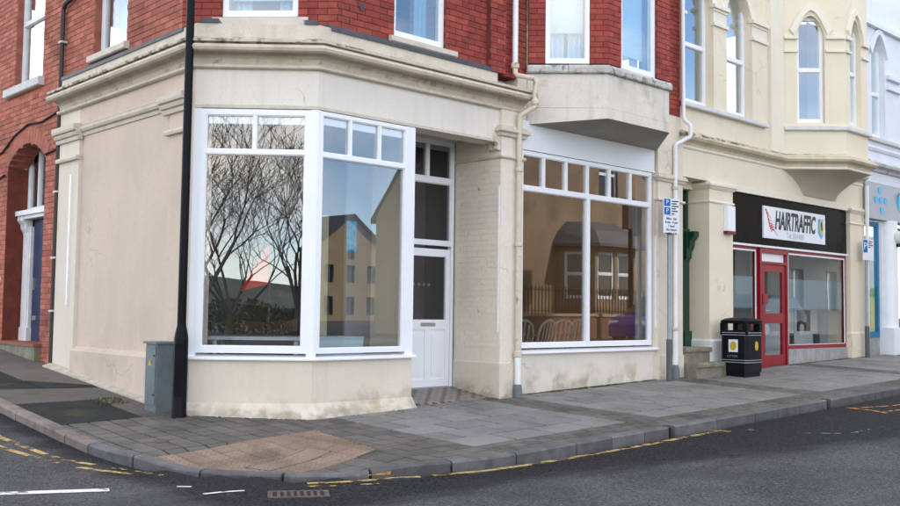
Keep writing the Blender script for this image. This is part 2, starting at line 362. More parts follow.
def road_strip(m):
    # darker resurfaced strip along the kerb with a ragged outer edge
    n, l = m.node_tree.nodes, m.node_tree.links; bs = n['Principled BSDF']; src = bs.inputs['Base Color'].links[0].from_socket
    geo = n.new('ShaderNodeNewGeometry'); sp = n.new('ShaderNodeSeparateXYZ'); l.new(geo.outputs['Position'], sp.inputs[0])
    def mm(op, a, c):
        x = n.new('ShaderNodeMath'); x.operation = op
        for i, v in enumerate((a, c)):
            if isinstance(v, (int, float)): x.inputs[i].default_value = v
            else: l.new(v, x.inputs[i])
        return x.outputs[0]
    mp_ = n.new('ShaderNodeMapping'); mp_.inputs['Scale'].default_value = (.55, 1.6, 1); l.new(geo.outputs['Position'], mp_.inputs['Vector'])
    nz_ = n.new('ShaderNodeTexNoise'); nz_.inputs['Scale'].default_value = 1.3; nz_.inputs['Detail'].default_value = 9; nz_.inputs['Roughness'].default_value = .65; l.new(mp_.outputs[0], nz_.inputs['Vector'])
    dy = mm('SUBTRACT', KY, sp.outputs['Y']); dx = mm('MULTIPLY', mm('SUBTRACT', KX+.25, sp.outputs['X']), 1.5)
    wide = mm('MULTIPLY', mm('MAXIMUM', sp.outputs['X'], 0.0), .34)
    d = mm('SUBTRACT', mm('MAXIMUM', dy, dx), mm('ADD', wide, .68)); d = mm('ADD', d, mm('MULTIPLY', mm('SUBTRACT', nz_.outputs['Fac'], .5), 1.7))
    mr = n.new('ShaderNodeMapRange'); mr.interpolation_type = 'SMOOTHSTEP'; mr.inputs['From Min'].default_value = -.25; mr.inputs['From Max'].default_value = .45; l.new(d, mr.inputs['Value'])
    g2 = n.new('ShaderNodeTexNoise'); g2.inputs['Scale'].default_value = 48; g2.inputs['Detail'].default_value = 3; l.new(geo.outputs['Position'], g2.inputs['Vector']); gr = n.new('ShaderNodeMapRange'); gr.inputs['From Min'].default_value = .40; gr.inputs['From Max'].default_value = .66; l.new(g2.outputs['Fac'], gr.inputs['Value'])
    dk = n.new('ShaderNodeMix'); dk.data_type = 'RGBA'; dk.inputs['A'].default_value = (.009, .009, .010, 1); dk.inputs['B'].default_value = (.048, .048, .050, 1); l.new(gr.outputs[0], dk.inputs['Factor'])
    mx_ = n.new('ShaderNodeMix'); mx_.data_type = 'RGBA'; l.new(mr.outputs[0], mx_.inputs['Factor']); l.new(dk.outputs['Result'], mx_.inputs['A']); l.new(src, mx_.inputs['B']); l.new(mx_.outputs['Result'], bs.inputs['Base Color'])
road_strip(ROADM)
road = b.build('road', ROADM, None, True); road['kind'] = 'structure'

# pavement base
edge = [(KX, 12.)] + [(KX, CY+.0)] + [kerb_pt(math.pi+math.pi/2*i/10) for i in range(1, 11)] + [(x, KY) for x in (2, 4, 6, 8, 10, 12, 14, 17, 21, 26, 40)]
def inset(d):
    return [(KX+d, 12.)] + [(KX+d, CY)] + [(CX+(KR-d)*math.cos(math.pi+math.pi/2*i/10), CY+(KR-d)*math.sin(math.pi+math.pi/2*i/10)) for i in range(1, 11)] + [(x, KY+d) for x in (2, 4, 6, 8, 10, 12, 14, 17, 21, 26, 40)]
ins = inset(.10)
b = MB(); ay2 = [y for y in ay_ if KY+.25 < y < 12]; 
gx = [x for x in ax_ if KX-.3 < x < 40]
gv = {}; 
pts = []; fcs = []
for x in gx:
    for y in [KY-.05]+ay2:
        gv[(x, y)] = len(pts); pts.append((max(x, KX+.1), max(y, KY+.1), gz(x, y)-.035))
ylist = [KY-.05]+ay2
for i in range(len(gx)-1):
    for j in range(len(ylist)-1):
        qs = [(gx[i], ylist[j]), (gx[i+1], ylist[j]), (gx[i+1], ylist[j+1]), (gx[i], ylist[j+1])]
        if all(inside_pave(max(q[0], KX+.12), max(q[1], KY+.12)) for q in qs): fcs.append(tuple(gv[q] for q in qs))
b.add(pts, fcs)
BEDM = M('paving_joint_bed', (.018, .018, .014), .95, .3, 6, .2, 50, .5, 60, .2, 0, [(ALGAE, 3, .5, .2, None, 0, .5)])
pave = b.build('pavement', BEDM, None, True); pave['kind'] = 'structure'

def clip_convex(poly, clip):
    out = poly
    n = len(clip)
    for i in range(n):
        (ax, ay), (bx, by) = clip[i], clip[(i+1) % n]
        inp, out = out, []
        if not inp: return []
        side = lambda p: (bx-ax)*(p[1]-ay)-(by-ay)*(p[0]-ax)
        for k in range(len(inp)):
            p, q = inp[k], inp[(k+1) % len(inp)]; sp, sq = side(p), side(q)
            if sp >= 0: out.append(p)
            if (sp >= 0) != (sq >= 0):
                t = sp/(sp-sq); out.append((p[0]+(q[0]-p[0])*t, p[1]+(q[1]-p[1])*t))
    return out
def area(p): return abs(sum(p[i][0]*p[(i+1) % len(p)][1]-p[(i+1) % len(p)][0]*p[i][1] for i in range(len(p))))/2
PAVE_CLIP = inset(.128) + [(40, 12.)]
PAVE_CLIP = [(x, y) for x, y in PAVE_CLIP]
def px_of(p):
    q = Vector(p)-CAM; d = q.dot(fw)
    if d < .3: return None
    return (450+F_PX*q.dot(r2)/d, 253-F_PX*q.dot(u2)/d, d)
def in_view(p, m=40):
    q = px_of(p); return q is not None and -m < q[0] < 900+m and -m < q[1] < 506+m
def shrink(poly, d):
    cx = sum(p[0] for p in poly)/len(poly); cy = sum(p[1] for p in poly)/len(poly)
    out = []
    for x, y in poly:
        dx, dy = x-cx, y-cy; out.append((x-math.copysign(min(d, abs(dx)), dx), y-math.copysign(min(d, abs(dy)), dy)))
    return out
def lay(pieces, name, mat, parent, limit, lift=0., tilt=.003, joint=.004, th=.04):
    """pieces: convex plan polygons; nearest `limit` in view become objects of their own, the rest one stuff part"""
    rank = []
    for p in pieces:
        p = clip_convex(p, PAVE_CLIP)
        if len(p) < 3 or area(p) < .002: continue
        c = (sum(q[0] for q in p)/len(p), sum(q[1] for q in p)/len(p)); z = gz(*c); s = px_of((c[0], c[1], z))
        vis = in_view((c[0], c[1], z)); rank.append((-(area(p)/(s[2]**2.6)) if s and vis else 0, random.random(), p))
    rank.sort(key=lambda r: (r[0], r[1])); rest = MB()
    for i, (k, _, p) in enumerate(rank):
        q = shrink(p, joint/2+random.random()*.002); cx = sum(a for a, _ in q)/len(q); cy = sum(a for _, a in q)/len(q)
        dz = random.uniform(-.002, .002)+lift; tx, ty = random.uniform(-tilt, tilt), random.uniform(-tilt, tilt); tn = random.random()
        top = lambda x, y: gz(x, y)+dz+(x-cx)*tx+(y-cy)*ty
        mb = MB() if i < limit and k < 0 else rest
        q2 = shrink(q, .006); n = len(q)
        if area(q) < 0: q = q[::-1]
        sgn = sum(q[a][0]*q[(a+1) % n][1]-q[(a+1) % n][0]*q[a][1] for a in range(n))
        if sgn < 0: q = q[::-1]; q2 = q2[::-1]
        v = [(x, y, top(x, y)-th) for x, y in q]+[(x, y, top(x, y)-.005) for x, y in q]+[(x, y, top(x, y)) for x, y in q2]
        f = [(a+c0*n, (a+1) % n+c0*n, (a+1) % n+(c0+1)*n, a+(c0+1)*n) for c0 in (0, 1) for a in range(n)]+[tuple(range(2*n, 3*n))]
        mb.add(v, f, tn)
        if mb is not rest: mb.build(name, mat, parent)
    if rest.v:
        o = rest.build(name+'_run', mat, parent); o['kind'] = 'stuff'
SLABM = M('grey_paving_slab', (.208, .202, .197), .6, .10, 1.6, .12, 70, .5, 150, .35, 0, [((.11, .105, .10), 1.3, .5, .2, None, 0, .5), ((.36, .35, .34), 16, .66, .04, None, 0, .7), ((.07, .068, .062), 22, .62, .05, None, 0, .6)], tint=.13)
BLOCKM = M('dark_block_paver', (.122, .112, .100), .75, .14, 2, .12, 80, .5, 150, .3, 0, [((.045, .046, .04), 1.4, .48, .2, None, 0, .6), ((.16, .15, .14), 20, .68, .05, None, 0, .4)], tint=.16)
BROWNM = M('buff_blister_paver', (.25, .185, .135), .8, .12, 2.2, .12, 70, .5, 150, .25, 0, [((.095, .07, .055), 1.8, .5, .2, None, 0, .5)], tint=.10)
CONCM = M('side_concrete', (.125, .113, .098), .8, .12, 2, .12, 60, .5, 120, .25, 0, [((.06, .055, .045), 1.6, .5, .2, None, 0, .6)], tint=.1)
PATCHM = M('tarmac_patch', (.026, .027, .026), .85, .2, 3, .25, 90, .9, 150, .2, 0, [((.07, .075, .03), 2.1, .58, .12, None, 0, .5)])
def rect(x0, x1, y0, y1): return [(x0, y0), (x1, y0), (x1, y1), (x0, y1)]
slabs = []; x0 = .25; bands = [(2.85, 3.45), (7.2, 7.8), (11.6, 12.2), (16.0, 16.6), (20.4, 21)]
fx = .25
for (ba, bb) in bands:
    n = max(1, round((ba-fx)/.60)); wdt = (ba-fx)/n; k = 0; y = -2.48
    while y < .85 if fx < 2 else y < -.1:
        yt = min(y+.445, -.02 if fx > 2 else 1.0)
        off = wdt/2 if k % 2 else 0
        xs = [fx]+[fx+off+wdt*i for i in range(0 if off else 1, n)]+[ba]
        for i in range(len(xs)-1): slabs.append(rect(xs[i], xs[i+1], y, yt))
        y += .445; k += 1
        if y > -.12: break
    fx = bb
slabs = [s for s in slabs]
lay(slabs, 'paving_slab', SLABM, pave, 300, joint=.032, tilt=.005)
blocks = []
def fill_blocks(x0, x1, y0, y1, bx, by, skip=None, stag=True):
    ny = max(1, round((y1-y0)/by)); nx_ = max(1, round((x1-x0)/bx)); dx, dy = (x1-x0)/nx_, (y1-y0)/ny
    for j in range(ny):
        o = dx/2 if (stag and j % 2) else 0
        es = [x0]+[x0+o+dx*i for i in range(0 if o else 1, nx_)]+[x1]
        for i in range(len(es)-1):
            p = rect(es[i], es[i+1], y0+dy*j, y0+dy*(j+1))
            if skip and skip(p): continue
            blocks.append(p)
# brown blister crossing: a field on the kerb corner, square to the diagonal of the corner
BQ = [(-.42, -.66), (-2.95, -.98), (-2.95, -3.1), (-.40, -3.1), (-.48, -1.6)]
BQ = [(-2.80, -1.05), (-2.3, -2.45), (-1.25, -2.65), (-.56, -2.05), (-.42, -.68)]       # counter-clockwise
def pip(p, poly):
    c = False
    for i in range(len(poly)):
        (a, b_), (e, d) = poly[i], poly[i-1]
        if (b_ > p[1]) != (d > p[1]) and p[0] < (e-a)*(p[1]-b_)/(d-b_)+a: c = not c
    return c
BQX = [(-3.2, -.98), (-3.2, -2.42), (-.60, -1.98), (-.42, -.66)]
def cut_off(polys, quad):
    """split polygons against a convex quad: returns pieces outside"""
    out = []
    for p in polys:
        cur = p
        n = len(quad)
        for i in range(n):
            a, b2 = quad[i], quad[(i+1) % n]
            # piece outside this edge (right side)
            far = 60.
            ex, ey = b2[0]-a[0], b2[1]-a[1]; L = math.hypot(ex, ey); nx1, ny1 = ey/L, -ex/L; ex, ey = ex/L, ey/L
            half_out = [(a[0]-ex*far, a[1]-ey*far), (a[0]-ex*far+nx1*far, a[1]-ey*far+ny1*far), (a[0]+ex*far+nx1*far, a[1]+ey*far+ny1*far), (a[0]+ex*far, a[1]+ey*far)]
            o = clip_convex(cur, half_out)
            if len(o) > 2 and area(o) > .0015: out.append(o)
            half_in = [(a[0]-ex*far, a[1]-ey*far), (a[0]+ex*far, a[1]+ey*far), (a[0]+ex*far-nx1*far, a[1]+ey*far-ny1*far), (a[0]-ex*far-nx1*far, a[1]-ey*far-ny1*far)]
            cur = clip_convex(cur, half_in)
            if len(cur) < 3 or area(cur) < .0015: break
    return out
fill_blocks(KX, .25, -2.93, 1.05, .225, .225, None, False)
blocks = [p for p in blocks if not (sum(a for a, _ in p)/4 > -.95 and sum(a for _, a in p)/4 > .75)]
blocks = cut_off(blocks, BQX)
for ba, bb in bands: 
    if ba < 17: fill_blocks(ba, bb, -2.48, -.12, .20, .20)
fill_blocks(.25, 21, -2.93, -2.48, .21, .15)
lay(blocks, 'block_paver', BLOCKM, pave, 300, joint=.019, tilt=.012)
blocks = []; fill_blocks(1.5, 3.1, -.12, .05, .2, .17); fill_blocks(3.6, 15, -.12, .02, .3, .14)
lay(blocks, 'edge_paver', M('mossy_edge_paver', (.085, .08, .05), .85, .25, 4, .15, 60, .6, 90, .2, 0, [((.10, .105, .03), 5, .48, .15, None, 0, .7)], tint=.2), pave, 60, joint=.012)
brown = []
ang = math.atan2(-.98+.66, -3.2+.42); bu = Vector((math.cos(ang+math.pi), math.sin(ang+math.pi))); bv = Vector((bu.y, -bu.x)); o_ = Vector((-.42, -.66))
domes = MB()
for i in range(-18, 4):
    for j in range(0, 18):
        q = [o_+bu*(.2*i)+bv*(.2*j), o_+bu*(.2*i)+bv*(.2*(j+1)), o_+bu*(.2*(i+1))+bv*(.2*(j+1)), o_+bu*(.2*(i+1))+bv*(.2*j)]
        p = clip_convex([(a.x, a.y) for a in q], BQX)
        if len(p) > 2 and area(p) > .003: brown.append(p)
lay(brown, 'blister_paver', BROWNM, pave, 300, joint=.010)
for i in range(-56, 12):
    for j in range(0, 56):
        c = o_+bu*(.0667*(i+.5))+bv*(.0667*(j+.5))
        if not pip((c.x, c.y), BQX) or math.hypot(c.x-CX, c.y-CY) > KR-.16 and c.x < CX and c.y < CY or c.y < KY+.16 or c.x < KX+.16: continue
        z = gz(c.x, c.y); r = .0155; n = 6
        domes.add([(c.x+r*math.cos(a*math.pi*2/n), c.y+r*math.sin(a*math.pi*2/n), z-.006) for a in range(n)]+[(c.x+r*.6*math.cos(a*math.pi*2/n), c.y+r*.6*math.sin(a*math.pi*2/n), z+.008) for a in range(n)], [(a, (a+1) % n, (a+1) % n+n, a+n) for a in range(n)]+[tuple(range(n, 2*n))], .5)
o = domes.build('tactile_blisters', BROWNM, pave); o['kind'] = 'stuff'
# side street pavement: broken concrete bays and tarmac patches
conc = [[(-2.6, 2.45), (-1.0, 2.25), (-1.0, 3.05), (-2.6, 3.55)], [(-2.6, 3.55), (-1.0, 3.05), (-1.0, 4.3), (-2.6, 4.9)], [(-1.62, 1.05), (-1.0, 1.05), (-1.0, 2.25), (-1.62, 2.33)],
        [(-2.6, 6.2), (-1.0, 5.6), (-1.0, 7.3), (-2.6, 7.9)], [(-2.6, 7.9), (-1.0, 7.3), (-1.0, 9), (-2.6, 9.6)]]
lay([conc[0], conc[3], conc[4]], 'concrete_bay', CONCM, pave, 20, joint=.012)
lay([conc[2], [(-1.9, 4.05), (-1.0, 3.05), (-1.0, 5.6), (-1.9, 5.9)]], 'concrete_bay', CONCM, pave, 20, joint=.012)
lay([[(-2.62, 1.05), (-1.62, 1.05), (-1.62, 2.33), (-2.62, 2.45)], [(-2.62, 3.55), (-1.9, 3.33), (-1.9, 5.9), (-2.62, 6.2)], [(-1.9, 3.33), (-1.0, 3.06), (-1.9, 4.04)]], 'tarmac_patch', PATCHM, pave, 20, joint=.006)

# kerbstones
KERBM = M('kerb_granite', (.115, .115, .115), .7, .2, 6, .15, 60, .6, 90, .3, 0, [((.06, .06, .06), 4, .5, .2, None, 0, .6)], tint=.2)
KERBW = M('side_kerb_stone', (.20, .165, .145), .8, .2, 6, .15, 60, .6, 90, .3, 0, [((.07, .065, .05), 4, .5, .2, None, 0, .6)], tint=.2)
def kerb_line():
    L = [(KX, y, 'y') for y in [12-.9*i for i in range(int((12-CY)/.9)+1)]]
    return L
def kerbstone(p, q, np_, nq, mat, narrow=.13):
    """p,q front edge points, np_,nq inward unit normals"""
    gap = .006; d = Vector(q)-Vector(p); L = d.length; d = d/L
    p = Vector(p)+d*gap; q = Vector(q)-d*gap; b = MB(); k = 3
    rows = []
    for i in range(k+1):
        s = i/k; c = p.lerp(q, s); n = Vector(np_).lerp(Vector(nq), s).normalized()
        bz = rz(c.x-n.x*.02, c.y-n.y*.02)-.12
        tz = gz(c.x+n.x*.1, c.y+n.y*.1)+.003
        ch = .012
        prof = [(0, bz), (0, tz-ch*1.6), (ch, tz-ch*.4), (ch*2.2, tz), (narrow, tz+.001), (narrow, bz)]
        rows.append([(c.x+n.x*a, c.y+n.y*a, z) for a, z in prof])
    m = len(rows[0]); b.add([v for r in rows for v in r], [(i*m+j, i*m+(j+1) % m, (i+1)*m+(j+1) % m, (i+1)*m+j) for i in range(k) for j in range(m)]+[tuple(range(m-1, -1, -1)), tuple(range(k*m, (k+1)*m))], random.random())
    b.t = [random.random()]*len(b.v)
    b.build('kerbstone', mat, pave)
y = 10.5
while y > CY+.01:
    y2 = max(CY, y-random.uniform(.55, .95)); y2 = CY if y2-CY < .3 else y2
    kerbstone((KX+random.uniform(-.012, .012), y), (KX+random.uniform(-.012, .012), y2), (1, 0), (1, 0), KERBW if y > .4 else KERBM, .15 if y > .4 else .13); y = y2
na = 6
for i in range(na):
    a0, a1 = math.pi+math.pi/2*i/na, math.pi+math.pi/2*(i+1)/na
    for s in range(1):
        p, q = kerb_pt(a0), kerb_pt(a1)
        # curved stone: three facets
        am = [(a0*(3-k)+a1*k)/3 for k in range(4)]
        for k in range(3):
            pass
        gap = .006; b = MB(); rows = []
        for k in range(7):
            a = a0+.004+(a1-a0-.008)*k/6; c = Vector(kerb_pt(a)); n = -Vector((math.cos(a), math.sin(a)))
            bz = rz(c.x-n.x*.02, c.y-n.y*.02)-.12; tz = gz(c.x+n.x*.1, c.y+n.y*.1)+.003; ch = .012
            rows.append([(c.x+n.x*w_, c.y+n.y*w_, z) for w_, z in [(0, bz), (0, tz-ch*1.6), (ch, tz-ch*.4), (ch*2.2, tz), (.13, tz+.001), (.13, bz)]])
        m = 6; b.add([v for r in rows for v in r], [(k*m+j, k*m+(j+1) % m, (k+1)*m+(j+1) % m, (k+1)*m+j) for k in range(6) for j in range(m)]+[tuple(range(m-1, -1, -1)), tuple(range(6*m, 7*m))], random.random())
        b.build('kerbstone', KERBM, pave)
x = CX; drains = (2.93, 6.88)
while x < 24:
    x2 = x+random.choice((.915, .915, .6))
    for dgap in drains:
        if x < dgap < x2+.15: x2 = dgap-.06 if x < dgap-.2 else dgap+.06
    if any(abs((x+x2)/2-dg) < .07 for dg in drains):
        b = MB(); b.box(Fr(0, KY, 1, 0), x+.006, x2-.006, -.13, -.05, rz(x, KY-.05)-.1, gz(x, KY+.1)-.02); b.build('drain_gap', DARK, pave)
    else: kerbstone((x, KY), (x2, KY), (0, 1), (0, 1), KERBM)
    x = x2

# painted lines
YLW = worn_paint('worn_yellow_paint', (.46, .33, .11), .41, .14, 6); YLW2 = worn_paint('very_worn_yellow_paint', (.46, .33, .11), .50, .1, 9); ORW = worn_paint('orange_spray_paint', (.68, .30, .07), .42, .1, 9); WHT = worn_paint('worn_white_paint', (.72, .73, .75), .36, .1, 10); WHF = worn_paint('faded_white_paint', (.42, .43, .45), .50, .08, 9)
def strip(path, wd, mat, name, lift=.005):
    P = []
    for i in range(len(path)-1):
        (ax, ay), (bx, by) = path[i], path[i+1]; n = max(1, int(math.hypot(bx-ax, by-ay)/.12))
        P += [(ax+(bx-ax)*k/n, ay+(by-ay)*k/n) for k in range(n)]
    P.append(path[-1]); v = []
    for i, p in enumerate(P):
        a, c = P[max(0, i-1)], P[min(len(P)-1, i+1)]; d = Vector((c[0]-a[0], c[1]-a[1])).normalized(); n = Vector((-d.y, d.x))*wd/2
        for s in (-1, 1):
            x, y = p[0]+n.x*s, p[1]+n.y*s; v.append((x, y, road_h(x, y)+lift))
    b = MB(); b.add(v, [(2*i, 2*i+1, 2*i+3, 2*i+2) for i in range(len(P)-1)]); o = b.build(name, mat, road)
    return o
import bisect
def road_h(x, y):                              # height of the road MESH (bilinear)
    i = max(0, min(len(ax_)-2, bisect.bisect(ax_, x)-1)); j = max(0, min(len(ay_)-2, bisect.bisect(ay_, y)-1))
    s, t = (x-ax_[i])/(ax_[i+1]-ax_[i]), (y-ay_[j])/(ay_[j+1]-ay_[j])
    return max(rz(ax_[i], ay_[j])*(1-s)*(1-t)+rz(ax_[i+1], ay_[j])*s*(1-t)+rz(ax_[i], ay_[j+1])*(1-s)*t+rz(ax_[i+1], ay_[j+1])*s*t, rz(x, y))
def off_path(d, a0=None):
    arc = [(CX+(KR+d)*math.cos(math.pi+math.pi/2*i/12), CY+(KR+d)*math.sin(math.pi+math.pi/2*i/12)) for i in range(13)]
    return arc
strip([(-3.21, 11), (-3.20, 1.05), (-3.11, .02)], .075, YLW, 'yellow_line'); strip([(-3.42, 11), (-3.36, .54), (-3.23, -.18)], .075, YLW, 'yellow_line')
strip([(-3.10, -.05), (-3.06, -.28), (-3.0, -.52)], .06, YLW2, 'yellow_line'); strip([(-3.0, -.50), (-2.93, -.68)], .075, YLW, 'yellow_line'); strip([(-2.91, -.72), (-2.78, -1.14), (-2.66, -1.5)], .065, YLW2, 'yellow_line')
strip([(-3.22, -.25), (-3.14, -.55)], .06, YLW2, 'yellow_line'); strip([(-3.10, -.74), (-3.02, -.95), (-2.85, -1.29)], .075, YLW, 'yellow_line')
strip([(-1.88, -2.61), (-1.60, -2.74), (-1.33, -2.84), (-1.13, -2.88), (-.92, -2.99)], .085, YLW, 'yellow_line'); strip([(-1.98, -2.72), (-1.68, -2.92), (-1.42, -3.02)], .055, YLW2, 'yellow_line')
strip([(-.80, -3.03), (-.23, -3.18), (.26, -3.25), (1.08, -3.30), (2.07, -3.33), (3.29, -3.32), (3.58, -3.34)], .085, YLW, 'yellow_line'); strip([(3.47, -3.20), (3.53, -3.46)], .06, YLW, 'yellow_line')
b = MB(); v = []
for k in range(7):
    a = R(237.5+6*k/6); c = (CX+(KR+.004)*math.cos(a), CY+(KR+.004)*math.sin(a)); ti = gz(CX+(KR-.1)*math.cos(a), CY+(KR-.1)*math.sin(a))
    v += [(c[0], c[1], rz(*c)+.01), (c[0], c[1], ti-.022)]
b.add(v, [(2*k, 2*k+2, 2*k+3, 2*k+1) for k in range(6)]); b.build('orange_mark', ORW, pave)
strip([(6.75, -3.36), (6.65, -3.75), (6.45, -4.05)], .05, ORW, 'orange_mark'); strip([(6.7, -3.45), (7.4, -3.75), (9, -4.05)], .05, ORW, 'orange_mark'); strip([(6.5, -3.95), (7.2, -4.1), (9, -4.3)], .05, ORW, 'orange_mark')
strip([(-4.9, -1.30), (-4.07, -1.62), (-3.33, -1.92)], .13, WHT, 'white_line')
strip([(-2.82, -2.52), (-2.64, -2.53), (-2.48, -2.58)], .045, WHT, 'white_line'); strip([(-2.82, -2.08), (-2.73, -2.16)], .045, WHT, 'white_line')
strip([(3.90, -4.10), (4.24, -4.56)], .035, WHF, 'white_line'); strip([(4.24, -4.56), (4.72, -4.57)], .035, WHF, 'white_line'); strip([(3.66, -3.25), (3.86, -3.62)], .04, WHF, 'white_line')

# ------------------------------------------------------------------ corner building
XS, YC = -1.104, 0.984
FM = Fr(0, 0, 1, 0)                                # main street front, u = X
FS = Fr(XS, 0, 0, -1)                              # side street front, u = -Y
FC = Fr(XS, YC, 1.104, -.984)                      # chamfered corner
FB = Fr(0, .06, 1, 0)                              # brick planes of the upper floor
FBS = Fr(-1.04, 0, 0, -1)
FBC = Fr(-1.04, 1.491, 1.356, -1.431)
CB = thing('corner_building', (0, 0, gz(0, 0)), 'corner shop building, cream ground floor with chamfered window and red brick floor above', 'building')
GF = 3.70                                          # window heads
# cream walls below the windows
b = MB(); b.box(FC, .012, FC.L-.004, -.25, 0, -.3, .675); b.build('stall_riser', CREAM, CB)
b = MB(); b.box(FM, .0, 1.555, -.25, 0, -.3, .672); b.build('stall_riser', CREAM, CB)
b = MB(); b.box(FM, 3.60, 6.93, -.25, -.004, -.3, .672); b.build('stall_riser', CREAM_R, CB)
# rough cement fillet round the foot of the corner
b = MB(); b.sweep([(-.05, -.3), (.13, -.3), (.10, .045), (.05, .10), (.004, .17), (-.05, .17)], [(XS-.0, 1.15), (XS, YC), (0, 0), (1.57, 0)]); b.build('cement_fillet', CREAM, CB, True)
# side wall: recessed panel between pilasters, chamfered plinth
b = MB(); b.box(FS, -4.42, -1.58, -.25, -.05, -.3, 4.2); b.build('side_panel', SIDE, CB)
b = MB(); b.xprism(FS, [(-.25, -.3), (.035, -.3), (.035, .655), (-.048, .715), (-.25, .715)], -4.39, -1.13); b.build('side_plinth', SIDE, CB)
b = MB(); b.box(FS, -5.12, -4.39, -.25, 0, -.3, 4.2); o = b.build('pilaster', CREAM, CB)
c = MB(); c.sweep([(-.02, 3.43), (.05, 3.43), (.06, 3.46), (.05, 3.49), (-.02, 3.50)], [(XS, 5.14), (XS, 4.37)]); c.sweep([(-.02, 3.72), (.035, 3.72), (.045, 3.755), (.035, 3.78), (.07, 3.785), (.085, 3.82), (.07, 3.845), (.11, 3.85), (.12, 3.88), (.12, 3.94), (-.02, 3.96)], [(XS, 5.17), (XS, 4.34)]); c.build('capital', STONE, o)
b = MB(); b.box(FS, -1.62, -YC, -.25, 0, -.3, 4.2); o = b.build('pilaster', SIDE, CB)
c = MB(); c.sweep([(-.02, 3.43), (.05, 3.43), (.06, 3.46), (.05, 3.49), (-.02, 3.50)], [(XS, 1.68), (XS, 1.12)]); c.sweep([(-.02, 3.70), (.035, 3.70), (.045, 3.735), (.035, 3.76), (.07, 3.765), (.085, 3.80), (.07, 3.825), (.11, 3.83), (.12, 3.86), (.12, 3.91), (-.02, 3.93)], [(XS, 1.76), (XS, 1.12)]); c.build('capital', STONE, o)
b = MB(); b.sweep([(-.06, 3.77), (-.03, 3.77), (-.02, 3.80), (-.03, 3.82), (.01, 3.83), (.03, 3.86), (.03, 3.90), (-.06, 3.91)], [(XS, 4.38), (XS, 1.70)]); b.build('panel_moulding', STONE, CB)
b = MB(); b.box(FS, -4.645, -4.60, 0, .025, 1.30, 3.22); b.build('conduit_cover', PIPEW, CB)
b = MB(); b.box(FS, -5.16, -1.12, .0, .10, -.2, .0); 
yy = 5.14; bb = MB()
while yy > 1.5:
    y2 = yy-random.uniform(.5, .8); a, c_ = gz(XS-.1, yy), gz(XS-.1, y2)
    bb.hexa([(XS-.13, yy, a-.05), (XS-.02, yy, a-.05), (XS-.02, y2+.012, c_-.05), (XS-.13, y2+.012, c_-.05), (XS-.135, yy, a+.02), (XS-.02, yy, a+.055), (XS-.02, y2+.012, c_+.055), (XS-.135, y2+.012, c_+.02)]); yy = y2
bb.build('wall_foot_fillet', M('pale_fillet', (.50, .45, .37), .85, .15, 6, .1, 40, .4), CB)
# frieze and cornice sweep round the corner
PATH = [(XS, 5.13), (XS, YC), (0, 0), (3.66, 0)]
b = MB(); b.sweep([(-.3, 3.70), (.0, 3.70), (.0, 4.225), (-.3, 4.225)], [(XS, YC+.001), (0, 0), (3.62, 0)]); b.build('frieze', M('frieze_paint', (.74, .69, .615), .7, .03, 1.5, .03, 30, .2, 80, .3, .22, crack=.4), CB)
b = MB(); b.sweep([(-.02, 3.695), (.02, 3.70), (.022, 3.735), (.008, 3.75), (-.02, 3.75)], [(XS, YC), (0, 0), (3.14, 0)]); b.build('frieze_bead', STONE, CB)
b = MB(); b.sweep([(-.3, 3.92), (-.005, 3.92), (-.005, 4.20), (-.3, 4.20)], [(XS, 5.12), (XS, YC+.01)]); b.build('side_frieze', SIDE, CB)
b = MB(); b.sweep([(-.2, 4.175), (.045, 4.178), (.065, 4.19), (.065, 4.215), (.045, 4.23), (.01, 4.236), (-.2, 4.237)], PATH); b.build('astragal', STONE, CB)
b = MB(); b.sweep([(-.2, 4.237), (.015, 4.237), (.03, 4.30), (.07, 4.345), (.13, 4.37), (.155, 4.378), (.16, 4.352), (.195, 4.345), (.226, 4.36), (.240, 4.392), (.228, 4.424), (.195, 4.438), (.160, 4.440), (.160, 4.458), (.225, 4.460), (.225, 4.492), (.19, 4.505), (.05, 4.555), (-.2, 4.56)], PATH); b.build('cornice', STONE_D, CB)
b = MB(); b.sweep([(-.25, 4.555), (.01, 4.555), (.01, 4.735), (-.25, 4.735)], [(XS, 5.10), (XS, YC), (0, 0), (3.10, 0)]); b.build('blocking_course', STONE, CB)
b = MB(); b.box(FBC, .42, 1.58, -.1, .20, 4.735, 4.84); b.build('window_apron', STONE, CB)
for seg in ([(XS, 5.09), (XS, YC-.02+.1)], ): pass
b = MB(); b.sweep([(-.2, 4.737), (.022, 4.737), (.022, 4.70), (.03, 4.70), (.034, 4.745), (-.055, 4.80), (-.2, 4.80)], [(XS, 5.09), (XS, 1.30)]); b.build('lead_flashing', LEAD, CB)
b = MB(); b.sweep([(-.2, 4.737), (.022, 4.737), (.022, 4.70), (.03, 4.70), (.034, 4.745), (-.055, 4.80), (-.2, 4.80)], [(.16, 0), (3.08, 0)]); b.build('lead_flashing', LEAD, CB)
for a, c_ in ((0.03, .26), (1.30, FC.L-.02)): b = MB(); b.box(FC, a, c_, -.2, .03, 4.737, 4.79); b.build('lead_flashing', LEAD, CB)

